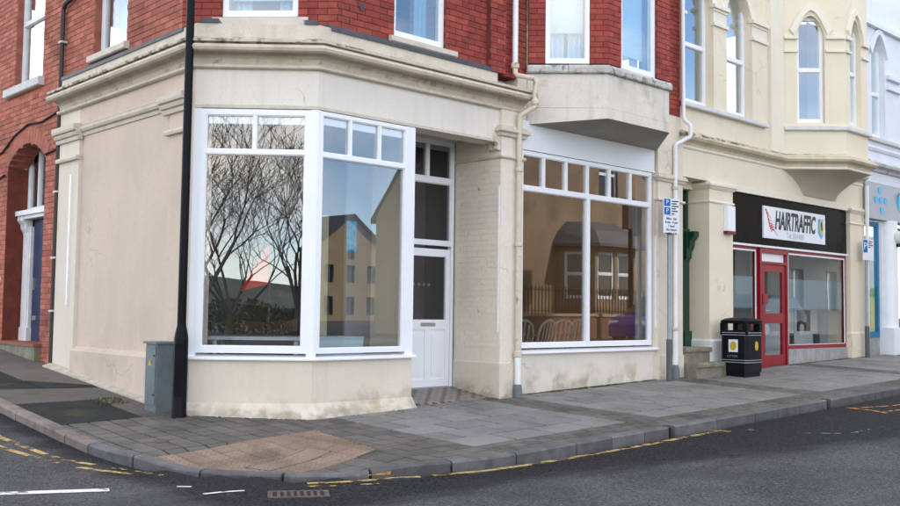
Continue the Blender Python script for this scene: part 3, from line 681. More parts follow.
# shop windows
W1 = window(CB, 'shop_window', FC, .078, FC.L-.078, .76, GF-.012, .015, [(.76, 3.17, []), (3.17, GF-.012, [FC.L/2-.015])], UPVC, GLASS, .068, .08, .034, 'tall white framed window across the chamfered corner', .09)
b = MB(); b.box(FC, -.005, .083, -.08, .010, .72, GF-.004); b.build('window_jamb', UPVC, CB)
b = MB(); b.sweep([(-.1, .72), (.012, .72), (.012, GF-.004), (-.1, GF-.004)], [tuple(FC(FC.L-.085, 0, 0))[:2], (0, 0), (.03, 0)]); b.build('corner_post', UPVC, CB)
b = MB(); b.sweep([(-.1, .676), (.055, .676), (.06, .69), (.055, .715), (-.1, .74)], [tuple(FC(0, 0, 0))[:2], (0, 0), (1.585, 0)]); b.build('window_sill', UPVC, CB)
W2 = window(CB, 'shop_window', FM, .022, 1.43, .76, GF-.012, .018, [(.76, 3.16, []), (3.16, GF-.012, [.495, .96])], UPVC, GLASS, .050, .08, .034, 'white framed window with three top lights beside the recessed door', .09)
b = MB(); b.box(FM, 1.425, 1.56, -.10, .008, .72, GF-.004); b.build('window_jamb', UPVC, CB)
W3 = window(CB, 'shop_window', FM, 3.63, 6.90, .76, 3.665, -.02, [(.76, 3.11, [5.20]), (3.11, 3.665, [4.16, 4.68, 5.20, 5.76, 6.32])], UPVC, GLASS, .062, .08, .042, 'wide white framed window with six top lights under the oriel bay')
b = MB(); b.box(FM, 5.16, 5.24, -.09, -.012, .82, 3.10); b.build('mullion', UPVC, W3)
b = MB(); b.xprism(FM, [(-.1, .676), (.055, .676), (.06, .69), (.055, .712), (-.1, .74)], 3.615, 7.02); b.build('window_sill', UPVC, CB)
b = MB(); b.box(FM, 3.62, 6.95, -.25, .0, 3.672, 4.10); b.build('window_fascia', PAINTW, CB)
# recessed entrance
DY = .889; FD = Fr(0, DY, 1, 0)
b = MB(); b.box(FM, 1.56, 1.70, -.88, -.26, -.3, GF); b.build('recess_wall', CREAM, CB)
b = MB(); b.box(FM, 1.56, 3.14, -1.2, -.302, 3.795, 3.84); b.build('recess_ceiling', M('recess_soffit', (.52, .47, .40), .8, .1, 3), CB)
TILEM = M('mosaic_tile', (.33, .28, .24), .6, .2, 20, .2, 60, .3)
b = MB(); b.xprism(FM, [(-.885, -.2), (.02, -.2), (.02, .052), (-.885, .166)], 1.57, 3.16); o = b.build('threshold', M('threshold_bed', (.16, .14, .12), .8), CB)
tl = {0: M('tile_black', (.05, .048, .048), .5, .2, 9), 1: M('tile_buff', (.27, .245, .21), .5, .15, 9), 2: M('tile_brown', (.13, .085, .065), .5, .15, 9), 3: M('tile_grey', (.20, .195, .19), .5, .15, 9)}
tmb = {}
nx_, ny_ = 20, 12
for i in range(nx_):
    for j in range(ny_):
        du, dv = 1.46/nx_, .86/ny_; u0, v0 = 1.66+du*i, .0+dv*j
        k = 0 if (i in (0, nx_-1) or j in (0,)) and (i+j) % 2 == 0 else (1 if (i+j) % 2 else (2 if (i//2+j//2) % 2 else 3))
        t_ = tmb.setdefault(k, MB()); g_ = .004
        m_ = MB(); zt0, zt1 = .062+.115*(v0+g_)/.88, .062+.115*(v0+dv-g_)/.88; m_.hexa([FM(u0+g_, -v0-g_, zt0-.02), FM(u0+du-g_, -v0-g_, zt0-.02), FM(u0+du-g_, -v0-dv+g_, zt1-.02), FM(u0+g_, -v0-dv+g_, zt1-.02), FM(u0+g_, -v0-g_, zt0), FM(u0+du-g_, -v0-g_, zt0), FM(u0+du-g_, -v0-dv+g_, zt1), FM(u0+g_, -v0-dv+g_, zt1)], random.random()); m_.build('tile', tl[k], o)
DR = window(CB, 'door_screen', FD, 2.10, 3.125, 2.24, 3.80, 0, [(2.24, 3.20, []), (3.20, 3.80, [2.60])], UPVC, GLASS_D, .06, .08, .05, 'white overlight screen with dark glass above the door', .07)
b = MB()
for (a, c_, z0, z1) in ((2.16, 2.28, .19, 2.19), (2.985, 3.065, .19, 2.19), (2.28, 2.985, 2.08, 2.19), (2.28, 2.985, 1.02, 1.16), (2.28, 2.985, .19, .30), (2.585, 2.68, .30, 1.02)): b.box(FD, a, c_, -.06, -.012, z0, z1)
door = b.build('entrance_door', UPVC, CB, label='white panelled door with dark upper glass')
b = MB(); b.box(FD, 2.10, 2.155, -.07, .0, .16, 2.238); b.box(FD, 3.07, 3.125, -.07, .0, .16, 2.238); b.build('door_frame', UPVC, CB)
b = MB(); b.box(FD, 2.10, 3.125, -.07, .03, .145, .185); b.build('door_sill', M('grey_threshold', (.35, .37, .40), .4), CB)
for a, c_ in ((2.30, 2.57), (2.695, 2.965)):
    b = MB(); b.box(FD, a-.02, c_+.02, -.05, -.03, .30, 1.02); b.box(FD, a+.03, c_-.03, -.04, -.018, .36, .96); b.build('door_panel', UPVC, door)
b = MB(); b.box(FD, 2.27, 2.995, -.045, -.036, 1.15, 2.09); b.build('pane', GLASS_D, door)
b = MB(); b.box(FD, 2.50, 2.78, -.014, -.002, 1.065, 1.115); b.build('letterbox', M('brushed_metal', (.45, .45, .44), .35, .1, metal=.8), door)
b = MB(); b.box(FD, 2.20, 2.225, -.012, .03, 1.05, 1.25); b.build('handle', M('brushed_metal', (.45,)*3), door)
# pier between door and window
b = MB(); b.box(FM, 3.15, 3.60, -.90, .05, -.3, 4.18); pier = b.build('pier', M('painted_brick_pier', (.75, .675, .58), .8, .04, 1.5, .04, 30, .3, 60, .2, .14, [((.35, .20, .10), 6, .70, .03, None, 0, .6), ((.30, .27, .20), 3, .5, .2, .10, .25, .6)], crack=.5), CB)
zz = .78
k = 0
PB = M('painted_brick_pier', (0, 0, 0))
FR_ = Fr(3.15, 0, 0, -1)                          # reveal face of the pier, u = -Y
b = MB()
while zz < 3.42:                                   # low painted brick courses on the reveal
    u = -.885
    if k % 2: b.box(FR_, u, u+.11, 0, .004, zz, zz+.072, random.random()); u += .118
    while u < .03:
        e = min(u+.228, .045); b.box(FR_, u, e, 0, .004+random.uniform(0, .002), zz, zz+.073, random.random()); u += .236
    zz += .081; k += 1
o = b.build('painted_brick_courses', PB, pier); o['kind'] = 'stuff'
b = MB(); b.sweep([(-.02, -.3), (.02, -.3), (.02, .555), (-.004, .585), (-.02, .585)], [(3.15, .88), (3.15, -.05), (3.60, -.05)]); b.build('pier_plinth', CREAM, pier)
b = MB()
b.sweep([(-.02, 3.47), (.03, 3.48), (.04, 3.50), (.03, 3.525), (-.02, 3.53)], [(3.15, .88), (3.15, -.05), (3.60, -.05), (3.60, .0)])
b.sweep([(-.02, 3.78), (.04, 3.80), (.05, 3.84), (.09, 3.86), (.09, 3.90), (.05, 3.92), (.05, 3.945), (-.02, 3.95)], [(3.15, .10), (3.15, -.05), (3.60, -.05), (3.60, .0)])
b.build('capital', STONE, pier)
for (yo, s) in ((.0, 1), (.13, .85)):              # scrolled consoles under the frieze
    b = MB(); pr = []
    for k in range(14):
        a = R(200-k*22); pr.append((.07+.06*math.cos(a)*s, 3.70+.075*math.sin(a)*s))
    pr += [(.0, 3.60), (-.0, 3.79)]
    pts = [(0, 3.79), (.13*s, 3.79), (.135*s, 3.74), (.11*s, 3.70), (.065*s, 3.69), (.05*s, 3.655), (.075*s, 3.63), (.07*s, 3.60), (.04*s, 3.585), (0, 3.60)]
    b.xprism(Fr(3.15, yo, 0, -1), pts[::-1], -.035, .035); b.build('scroll_console', STONE, pier)
b = MB(); b.box(FR_, .005, .035, .006, .022, 1.0, 3.08); b.build('trim_strip', PIPEW, pier)
# end pier beside the salon
b = MB(); b.box(FM, 6.98, 7.72, -.42, .05, -.3, 4.30); p2 = b.build('pier', CREAM, CB)
b = MB(); b.box(FM, 6.925, 6.98, -.25, -.002, -.3, 3.70); b.build('window_reveal', CREAM, CB)
b = MB()
b.sweep([(-.02, 3.185), (.03, 3.20), (.04, 3.215), (.03, 3.24), (-.02, 3.245)], [(6.98, .0), (6.98, -.05), (7.72, -.05), (7.72, .2)])
b.sweep([(-.02, 3.52), (.03, 3.54), (.045, 3.575), (.07, 3.59), (.07, 3.625), (.045, 3.64), (.045, 3.665), (-.02, 3.67)], [(6.98, .0), (6.98, -.05), (7.72, -.05), (7.72, .2)])
b.build('capital', STONE, p2)
b = MB(); b.box(FM, 6.985, 7.715, .05, .075, -.3, .58); b.build('pier_plinth', CREAM, p2)
b = MB(); b.box(FM, 6.955, 6.978, .0, .02, 1.05, 2.6); b.build('trim_strip', PIPEW, p2)

# ---- red brick walls
BRP, BRJ, ZP = .245, .007, .083
brick_var = {}
def brick_mesh(L, mat):
    key = (round(L, 3), mat.name, random.randrange(8))
    if key not in brick_var:
        b = MB(); t = random.random(); e = .004; dp = .05
        x0, x1, z0, z1 = -L/2, L/2, 0, ZP-BRJ
        v = [(x0, 0, z0), (x1, 0, z0), (x1, 0, z1), (x0, 0, z1), (x0+e, -e, z0+e), (x1-e, -e, z0+e), (x1-e, -e, z1-e), (x0+e, -e, z1-e), (x0, dp, z0), (x1, dp, z0), (x1, dp, z1), (x0, dp, z1)]
        f = [(4, 5, 6, 7), (0, 1, 5, 4), (1, 2, 6, 5), (2, 3, 7, 6), (3, 0, 4, 7), (8, 9, 1, 0), (9, 10, 2, 1), (10, 11, 3, 2), (11, 8, 0, 3)]
        b.add(v, f, t); me = bpy.data.meshes.new('brick'); me.from_pydata(b.v, [], b.f); me.materials.append(mat)
        a = me.attributes.new('tint', 'FLOAT', 'POINT'); a.data.foreach_set('value', b.t); me.update(); brick_var[key] = me
    return brick_var[key]
all_bricks = []
def brick_wall(fr, u0, u1, z0, z1, ops, mat, jmat, thick=.24, name='brick_wall', lat=True):
    """ops: list of functions z -> (ua,ub) or None"""
    wall = MB(); z = z0; k = 0; lst = []
    while z < z1-.02:
        zc = z+ZP/2; iv = [(u0, u1)]
        for op in ops:
            r = op(zc)
            if r:
                ni = []
                for a, c in iv:
                    if r[1] <= a or r[0] >= c: ni.append((a, c))
                    else:
                        if r[0] > a+.01: ni.append((a, r[0]))
                        if r[1] < c-.01: ni.append((r[1], c))
                iv = ni
        for a, c in iv:
            wall.box(fr, a+.002, c-.002, -thick, -.004, z, min(z+ZP, z1))
            g = math.floor(a/BRP)*BRP + (BRP/2 if k % 2 else 0)
            if g > a: g -= BRP
            while g < c:
                e0, e1 = max(a, g+BRJ/2), min(c, g+BRP-BRJ/2)
                if e1-e0 > .025: lst.append((e0, e1, z))
                g += BRP
        z += ZP; k += 1
    o = wall.build(name, jmat, CB)
    for e0, e1, z in lst: all_bricks.append((fr, e0, e1, z, mat, o))
    return o
def rop(a, c, z0, z1): return lambda z: (a, c) if z0 < z < z1 else None
ZT = 7.45
def arch_op(a, c, z0, zs, rise):
    m, hw = (a+c)/2, (c-a)/2; rad = (hw*hw+rise*rise)/(2*rise)
    def f(z):
        if z < z0 or z > zs+rise: return None
        if z < zs: return (a, c)
        d = rad-(zs+rise-z); h_ = math.sqrt(max(0, rad*rad-d*d)); return (m-h_, m+h_)
    return f
brick_wall(FBS, -11.0, -1.491, 4.70, ZT, [rop(-7.36, -6.10, 4.95, 7.22), rop(-4.147, -3.07, 4.93, 7.22)], BRICKS, MORTARS)
brick_wall(FBS, -11.0, -5.10, -.1, 4.70, [arch_op(-7.51, -5.83, -.2, 3.62, .32)], BRICKS, MORTARS)
brick_wall(FBC, 0, FBC.L, 4.70, ZT, [rop(.50, 1.466, 4.90, 7.22)], BRICK, MORTAR)
brick_wall(FB, .316, 3.78, 4.70, ZT, [rop(1.22, 2.15, 4.86, 7.22)], BRICK, MORTAR)
# shallow brick pier beside the downpipe
FBP = Fr(0, -.03, 1, 0); brick_wall(FBP, 2.93, 3.24, 4.70, ZT, [], BRICK, MORTAR, .10)
brick_wall(FB, 6.98, 7.80, 4.62, ZT, [], BRICK, MORTAR)
# oriel
OA, OB_, OC_, OD = (3.76, 0.0), (4.60, -.83), (6.17, -.83), (7.03, 0.0)
FOL = Fr(OA[0], OA[1], OB_[0]-OA[0], OB_[1]-OA[1]); FOF = Fr(OB_[0], OB_[1], 1, 0); FOF.L = OC_[0]-OB_[0]; FOR = Fr(OC_[0], OC_[1], OD[0]-OC_[0], OD[1]-OC_[1])
OZ = 4.96
brick_wall(FOL, .0, FOL.L, OZ, ZT, [rop(.245, .905, OZ-.02, 7.22)], BRICK, MORTAR, .2, 'bay_wall')
brick_wall(FOF, .0, FOF.L, OZ, ZT, [rop(.31, 1.22, OZ-.02, 7.22)], BRICK, MORTAR, .2, 'bay_wall')
brick_wall(FOR, .0, FOR.L, OZ, ZT, [rop(.28, .93, OZ-.02, 7.22)], BRICK, MORTAR, .2, 'bay_wall')
rank = []
for i, (fr, e0, e1, z, mat, o) in enumerate(all_bricks):
    c = fr((e0+e1)/2, 0, z+.03); s = px_of(c); vis = in_view(c, -2)
    cosv = abs(fr.n.dot((CAM-c).normalized()))
    rank.append((-(e1-e0)*cosv/(s[2]**2) if vis else 0, i))
rank.sort(); single = {i for k, i in rank[:300]}
rest = {}
for i, (fr, e0, e1, z, mat, wo) in enumerate(all_bricks):
    L = e1-e0; w = random.uniform(-.002, .003)
    if i in single:
        o = bpy.data.objects.new('brick', brick_mesh(L, mat)); COL.objects.link(o)
        o.location = fr((e0+e1)/2, w, z+BRJ/2); o.rotation_euler = (random.uniform(-.01, .01), 0, math.atan2(fr.u.y, fr.u.x)); o.parent = wo
    else:
        mb = rest.setdefault(wo, (MB(), mat))[0]
        e = .004; z0, z1 = z+BRJ/2, z+ZP-BRJ/2
        v = [fr(e0, w, z0), fr(e1, w, z0), fr(e1, w, z1), fr(e0, w, z1), fr(e0+e, w+e, z0+e), fr(e1-e, w+e, z0+e), fr(e1-e, w+e, z1-e), fr(e0+e, w+e, z1-e), fr(e0, w-.02, z0), fr(e1, w-.02, z0), fr(e1, w-.02, z1), fr(e0, w-.02, z1)]
        mb.add(v, [(4, 5, 6, 7), (0, 1, 5, 4), (1, 2, 6, 5), (2, 3, 7, 6), (3, 0, 4, 7), (8, 9, 1, 0), (9, 10, 2, 1), (10, 11, 3, 2), (11, 8, 0, 3)], random.random())
for wo, (mb, mat) in rest.items():
    o = mb.build('brick_courses', mat, wo); o['kind'] = 'stuff'
# eaves and roof over the brick floor (out of the photograph's frame)
b = MB(); b.hprism([(-1.12, 11.0), (-1.12, 1.46), (.29, -.04), (8.5, -.04), (8.5, 11.0)], ZT, ZT+.18); b.build('parapet', STONE, CB)
b = MB(); b.hprism([(3.70, .02), (4.57, -.90), (6.20, -.90), (7.10, .02)], ZT, ZT+.12); b.build('bay_parapet', STONE, CB)
# upper windows (sashes)
def sash(parent, fr, u0, u1, z0, z1, wf, mid, label, mat=UPVC_OLD, gm=None, blind=True, sill=None, name='sash_window'):
    w_ = window(parent, name, fr, u0, u1, z0, z1, wf, [(z0, mid, []), (mid, z1, [])], mat, gm or GLASS_B, .06, .09, .045, label)
    if blind:
        b = MB(); b.box(fr, u0+.08, u1-.08, wf-.20, wf-.19, mid-.15 if blind is True else blind, z1-.07); b.build('blind', M('sky_tint_blind', (.46, .62, .66), .8, .03), w_)  # sky reflection tint painted into the blind colour
        for a, c in ((u0+.07, u0+.30), (u1-.30, u1-.07)):
            n = 6; pts = [(a+(c-a)*i/n, .03*(i % 2)) for i in range(n+1)]; q = MB()
            q.add([fr(x, wf-.28+y, zz_) for x, y in pts for zz_ in (z0+.07, z1-.1)], [(2*i, 2*i+2, 2*i+3, 2*i+1) for i in range(n)]); q.build('curtain', M('blue_tint_curtain', (.40, .55, .62), .9, .05), w_)  # curtain coloured with the same blue tint as the blind
    b = MB(); b.box(fr, u0-.05, u1+.05, wf-.8, wf-.78, z0-.1, z1+.1); b.build('room_backing', M('room_dim', (.10, .14, .16), .9, .2, 1), w_)
    return w_
sash(CB, FBC, .505, 1.461, 4.94, 7.2, -.03, 5.95, 'white window above the chamfered corner', UPVC, blind=5.2)
sash(CB, FB, 1.225, 2.145, 4.89, 7.2, -.05, 6.4, 'white window above the recessed door', UPVC, blind=5.9)
sash(CB, FBS, -7.355, -6.105, 4.97, 7.2, -.11, 6.05, 'white sash window in the side brick wall above the blue door', gm=GLASS)
sash(CB, FBS, -4.142, -3.075, 4.94, 7.2, -.10, 6.05, 'white sash window in the side brick wall above the cornice', gm=GLASS)
sash(CB, FOL, .25, .90, OZ+.005, 7.2, .0, 6.45, 'white sash window in the angled left side of the oriel', UPVC, blind=5.47)
sash(CB, FOF, .315, 1.215, OZ+.005, 7.2, -.03, 6.45, 'white sash window in the front of the oriel', UPVC, blind=5.25)
sash(CB, FOR, .285, .925, OZ+.005, 7.2, -.03, 6.1, 'sash window in the far angled side of the oriel', UPVC)
def sillb(fr, u0, u1, w0, w1, z0, z1, mat, name='window_sill'):
    b = MB(); b.xprism(fr, [(w0, z0), (w1-.02, z0), (w1, z0+.015), (w1, z1-.03), (w0, z1)], u0, u1); return b.build(name, mat, CB)
sillb(FBC, .39, 1.60, -.15, .05, 4.842, 4.94, STONE); sillb(FB, 1.13, 2.32, -.15, .06, 4.775, 4.885, STONE)
sillb(FBS, -7.62, -6.02, -.15, .10, 4.80, 4.965, SILLW); sillb(FBS, -4.22, -2.98, -.15, .08, 4.81, 4.935, STONE)
# bits on the brick: round vent, cable, waste pipe, old brackets
b = MB(); b.disc(FB, .68, 5.12, .045, .045, .02, 14, .02); b.build('vent', M('vent_iron', (.06, .05, .05), .6), CB)
b = MB(); b.tube([(-1.10, 5.19, .3), (-1.10, 5.19, 5.82), (-1.10, 5.10, 5.90), (-1.10, 3.7, 6.10)], .035, 8); wp = b.build('waste_pipe', PIPEB, CB, True)
for z in (1.2, 2.0, 3.0, 3.9, 5.3):
    q = MB(); q.box(FBS, -5.25, -5.13, .0, .10, z, z+.03); q.build('pipe_clip', SILLW, wp)
cab = [(-10.5, 3.55), (-8.6, 3.75), (-7.7, 3.92), (-7.2, 4.12), (-6.6, 4.24), (-6.0, 4.20), (-5.3, 4.28)]
b = MB(); b.tube([tuple(FBS(u, .025, z)) for u, z in cab], .016, 6); b.tube([tuple(FBS(u, .025, z)) for u, z in [(-10.5, 3.25), (-8.4, 3.35), (-7.6, 3.5)]], .016, 6); b.tube([tuple(FBS(u, .025, z)) for u, z in [(-5.82, 3.66), (-5.25, 3.70)]], .016, 6); b.build('wall_cable', DARK, CB)
# arched side entrance
b = MB(); _a, _c, _zs, _r = -7.51, -5.83, 3.62, .32; _m, _hw = (_a+_c)/2, (_c-_a)/2; _R = (_hw**2+_r**2)/(2*_r); _zc = _zs+_r-_R; _t = math.asin(_hw/_R)
for k in range(16):
    q = MB(); t0, t1 = -_t+2*_t*k/16+.004, -_t+2*_t*(k+1)/16-.004
    q.prism(FBS, [(_m+rr_*math.sin(tt), _zc+rr_*math.cos(tt)) for rr_, tt in ((_R-.004, t0), (_R-.004, t1), (_R+.24, t1), (_R+.24, t0))], -.34, .008); q.build('arch_brick', BRICKS, CB)
FE = Fr(-.70, 0, 0, -1)
RED_REV = M('red_reveal', (.15, .035, .022), .8, .2, 4, .1, 40, .4)
b = MB(); b.box(FBS, -7.53, -7.505, -.5, -.004, .3, 3.62); b.build('door_reveal', RED_REV, CB)
b = MB(); b.box(FE, -7.75, -5.6, -.1, -.06, .3, 4.2); b.build('porch_backing', DARK, CB)
b = MB(); b.box(FBS, -7.60, -5.75, -.6, .10, -.1, .655); o = b.build('doorstep', STEP, CB)
q = MB(); q.box(FBS, -7.62, -5.73, -.58, .13, .657, .70); q.build('step_tread', M('terracotta_tile', (.26, .09, .05), .7, .2, 6), o)
b = MB()
for (a, c, z0, z1) in ((-7.49, -7.18, .70, 2.62), (-7.50, -5.84, 2.80, 2.86)): b.box(FE, a, c, -.05, .04, z0, z1)
b.box(FE, -7.47, -7.42, .04, .06, .70, 2.6); b.box(FE, -7.28, -7.22, .04, .06, .70, 2.6); b.box(FE, -7.52, -7.15, -.05, .07, .70, .92)
fr_ = b.build('porch_frame', UPVC_OLD, CB)
for x in (-7.45, -7.28):
    q = MB(); q.xprism(FE, [(0, 2.80), (.16, 2.80), (.165, 2.72), (.11, 2.66), (.10, 2.58), (.06, 2.52), (.05, 2.45), (0, 2.42)][::-1], x-.04, x+.05); q.build('bracket', UPVC_OLD, fr_)
q = MB(); q.box(FE, -7.62, -5.84, -.02, .20, 2.80, 2.88); q.box(FE, -7.58, -5.84, -.02, .15, 2.74, 2.80); q.build('canopy', UPVC_OLD, fr_)
b = MB(); b.box(FE, -7.17, -5.9, -.05, -.01, .70, 2.74); d_ = b.build('side_door', M('navy_door_paint', (.008, .018, .075), .35, .1, 5), CB, label='navy blue door deep in the brick archway')
q = MB(); q.box(FE, -7.08, -7.02, -.01, .03, 1.55, 1.75); q.build('knocker', M('brushed_metal', (.45,)*3), d_)
q = MB(); q.box(FE, -7.06, -6.90, -.01, .02, 1.05, 1.12); q.build('letterbox', M('brushed_metal', (.45,)*3), d_)
w_ = window(CB, 'fanlight', FE, -7.50, -5.84, 2.89, 3.98, .0, [(2.89, 3.98, [-7.05, -6.5])], UPVC_OLD, GLASS, .05, .06, .05)
b = MB(); b.disc(FBS, -7.72, 1.72, .075, .075, .03, 16, .03); b.build('house_number_disc', UPVC_OLD, CB)
# oriel base
b = MB(); b.box(FM, 3.56, 7.80, -.30, -.03, 4.0, 4.74); b.build('lintel_wall', CREAM, CB)
b = MB(); FO = [OA, OB_, OC_, OD]
bot = [(3.76, .02, 4.055), (4.60, -.83, 4.15), (6.17, -.83, 4.15), (7.03, .02, 4.055)]
top = [(p[0], p[1], 4.30) for p in bot]
b.add([*bot, *top], [(0, 1, 5, 4), (1, 2, 6, 5), (2, 3, 7, 6), (4, 5, 6, 7)]); b.build('oriel_base_course', APRON, CB)
b = MB(); b.hprism([(3.765, .02), (4.603, -.822), (6.167, -.822), (7.022, .02)], 4.306, 4.812); b.build('oriel_apron', APRON, CB)
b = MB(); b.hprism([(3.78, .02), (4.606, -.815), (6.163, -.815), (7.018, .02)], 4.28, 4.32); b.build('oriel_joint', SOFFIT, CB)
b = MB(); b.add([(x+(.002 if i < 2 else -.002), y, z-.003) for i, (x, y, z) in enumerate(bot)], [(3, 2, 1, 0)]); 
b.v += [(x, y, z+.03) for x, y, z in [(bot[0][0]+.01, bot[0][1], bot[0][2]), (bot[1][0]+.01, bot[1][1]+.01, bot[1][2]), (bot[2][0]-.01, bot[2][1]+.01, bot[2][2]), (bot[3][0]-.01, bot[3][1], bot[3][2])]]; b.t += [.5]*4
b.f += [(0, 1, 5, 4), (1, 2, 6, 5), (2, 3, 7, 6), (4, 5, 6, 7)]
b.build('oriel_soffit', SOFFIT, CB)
SP = [OA, OB_, OC_, OD]
for i, (fr, L) in enumerate(((FOL, FOL.L), (FOF, FOF.L), (FOR, FOR.L))):
    n = 3 if i == 1 else 2
    for k in range(n):
        a, c = (L+.04)*k/n-.02, (L+.04)*(k+1)/n-.02; b = MB()
        b.xprism(fr, [(-.18, 4.815), (.03, 4.815), (.045, 4.83), (.045, 4.90), (.02, 4.935+random.uniform(0, .01)), (-.18, 4.962)], a+.004, c-.004); b.build('sill_stone', SILLG, CB)
# downpipes
PT = [(3.43, 0, 7.4), (3.43, 0, 4.80)]
b = MB(); b.tube([(3.43, -.04, 7.4), (3.43, -.04, 4.86)], .042, 10); dp = b.build('downpipe', PIPEW, CB, True, label='white and cream rainwater pipe jogging over the cornice')
b = MB(); b.tube([(3.43, -.04, 4.90), (3.43, -.045, 4.75), (3.445, -.07, 4.715), (3.57, -.285, 4.655), (3.585, -.30, 4.63), (3.585, -.30, 4.60), (3.585, -.30, 4.27), (3.58, -.295, 4.24), (3.455, -.14, 4.13), (3.45, -.13, 4.10), (3.45, -.12, 4.05), (3.45, -.12, .68)], .038, 10); b.build('pipe_bend', PIPEC, dp, True)
b = MB(); b.lathe((3.43, -.04, 4.82), [(.05, 0), (.06, .01), (.06, .07), (.05, .08)], 12); b.build('pipe_collar', PIPEC, dp, True); b = MB(); b.lathe((3.585, -.30, 4.27), [(.05, 0), (.058, .01), (.058, .07), (.05, .08)], 12); b.build('pipe_collar', PIPEC, dp, True); b = MB(); b.lathe((3.45, -.12, 2.22), [(.045, 0), (.055, .01), (.055, .05), (.045, .06)], 12); b.build('pipe_collar', PIPEC, dp, True); b = MB(); b.lathe((3.45, -.12, 3.3), [(.045, 0), (.055, .01), (.055, .05), (.045, .06)], 12); b.build('pipe_collar', PIPEC, dp, True); b = MB(); b.lathe((3.45, -.12, .64), [(.045, 0), (.06, .01), (.06, .08), (.045, .09)], 12); b.build('pipe_collar', PIPEC, dp, True)
b = MB(); b.tube([(3.45, -.12, .68), (3.45, -.125, .24)], .046, 10); b.build('pipe_foot', PIPEW, dp, True)
b = MB(); b.lathe((3.45, -.125, .02), [(.065, 0), (.065, .18), (.052, .24)], 12); b.build('pipe_shoe', PIPEG, dp, True)
b = MB(); b.tube([(7.70, -.06, 7.3), (7.70, -.08, 4.72), (7.705, -.10, 4.66), (7.73, -.20, 4.57), (7.73, -.205, 4.53), (7.73, -.205, 4.40), (7.715, -.20, 4.36), (7.45, -.12, 4.22), (7.425, -.105, 4.19), (7.42, -.10, 4.14), (7.42, -.10, .95)], .036, 10); dp = b.build('downpipe', PIPEW, CB, True, label='white rainwater pipe between the brick corner shop and the yellow building')
b = MB(); b.tube([(7.42, -.10, .98), (7.42, -.10, .42)], .046, 10); b.build('pipe_foot', PIPEW, dp, True)
b = MB(); b.lathe((7.42, -.10, .12), [(.07, 0), (.07, .2), (.05, .30)], 12); b.build('pipe_shoe', PIPEG, dp, True)
b = MB(); b.lathe((7.42, -.10, 3.42), [(.045, 0), (.055, .01), (.055, .05), (.045, .06)], 12); b.build('pipe_collar', PIPEC, dp, True); b = MB(); b.lathe((7.42, -.10, 1.0), [(.045, 0), (.055, .01), (.055, .05), (.045, .06)], 12); b.build('pipe_collar', PIPEC, dp, True)
# rooms behind the shop windows
b = MB(); b.box(FM, 1.75, 3.28, -1.75, -1.70, .12, 3.85); b.build('hall_wall', M('hall_paint', (.30, .30, .31), .9, .08, 1), CB)
ROOMD = M('shop_room_wall', (.16, .15, .14), .9, .15, 1); ROOMT = M('cafe_room_wall', (.40, .22, .10), .9, .1, 1); FLOORM = M('shop_floor', (.10, .07, .045), .6, .2, 2)
b = MB(); b.box(FM, -.9, 3.4, -4.3, -4.2, .1, 3.95); b.box(FM, -.95, -.85, -4.2, -1.9, .1, 3.95); b.box(FM, 3.3, 3.4, -4.2, -1.0, .1, 3.95); b.build('room_wall', ROOMD, CB)
b = MB(); b.box(FM, 3.42, 7.3, -3.6, -3.5, .1, 3.95); b.box(FM, 7.2, 7.3, -3.5, -.43, .1, 3.95); b.box(FM, 3.42, 3.5, -3.5, -.95, .1, 3.95); b.build('room_wall', ROOMT, CB)
b = MB(); b.hprism([(-.95, 4.3), (-.95, 1.15), (.05, .2), (1.55, .2), (1.55, .95), (3.6, .95), (3.6, .2), (7.2, .2), (7.2, 4.3)], .10, .26); b.build('room_floor', FLOORM, CB)
b = MB(); b.hprism([(-.95, 4.3), (-.95, 1.15), (.05, .2), (1.55, .2), (1.55, 1.15), (3.6, 1.15), (3.6, .25), (7.2, .25), (7.2, 4.3)], 3.86, 3.92); b.build('room_ceiling', ROOMD, CB)
# ------------------------------------------------------------------ yellow building with the hair salon
YB = thing('terrace_building', (11.2, 0, gz(11.2, 0)), 'yellow cream building with pointed arch windows above the hair salon', 'building')
FY = Fr(0, .04, 1, 0)
b = MB(); b.box(FM, 7.62, 15.0, -.3, .0, 3.70, 4.32); b.build('frieze', YEL, YB)
b = MB(); b.box(FM, 9.30, 14.30, .0, .012, 3.68, 3.72); b.build('frieze_bead', YELT, YB)
BAYP = [(7.74, 0), (11.36, 0), (12.25, -.89), (13.32, -.89), (14.22, 0), (14.98, 0)]
b = MB(); b.sweep([(-.2, 4.21), (.02, 4.21), (.03, 4.235), (.02, 4.25), (.015, 4.26), (-.2, 4.26)], BAYP); b.build('astragal', YELT, YB)
b = MB(); b.sweep([(-.25, 4.26), (.012, 4.26), (.03, 4.31), (.08, 4.345), (.12, 4.35), (.14, 4.37), (.16, 4.40), (.15, 4.43), (.12, 4.44), (.12, 4.465), (.02, 4.52), (-.25, 4.52)], BAYP); b.build('cornice', YELD, YB)
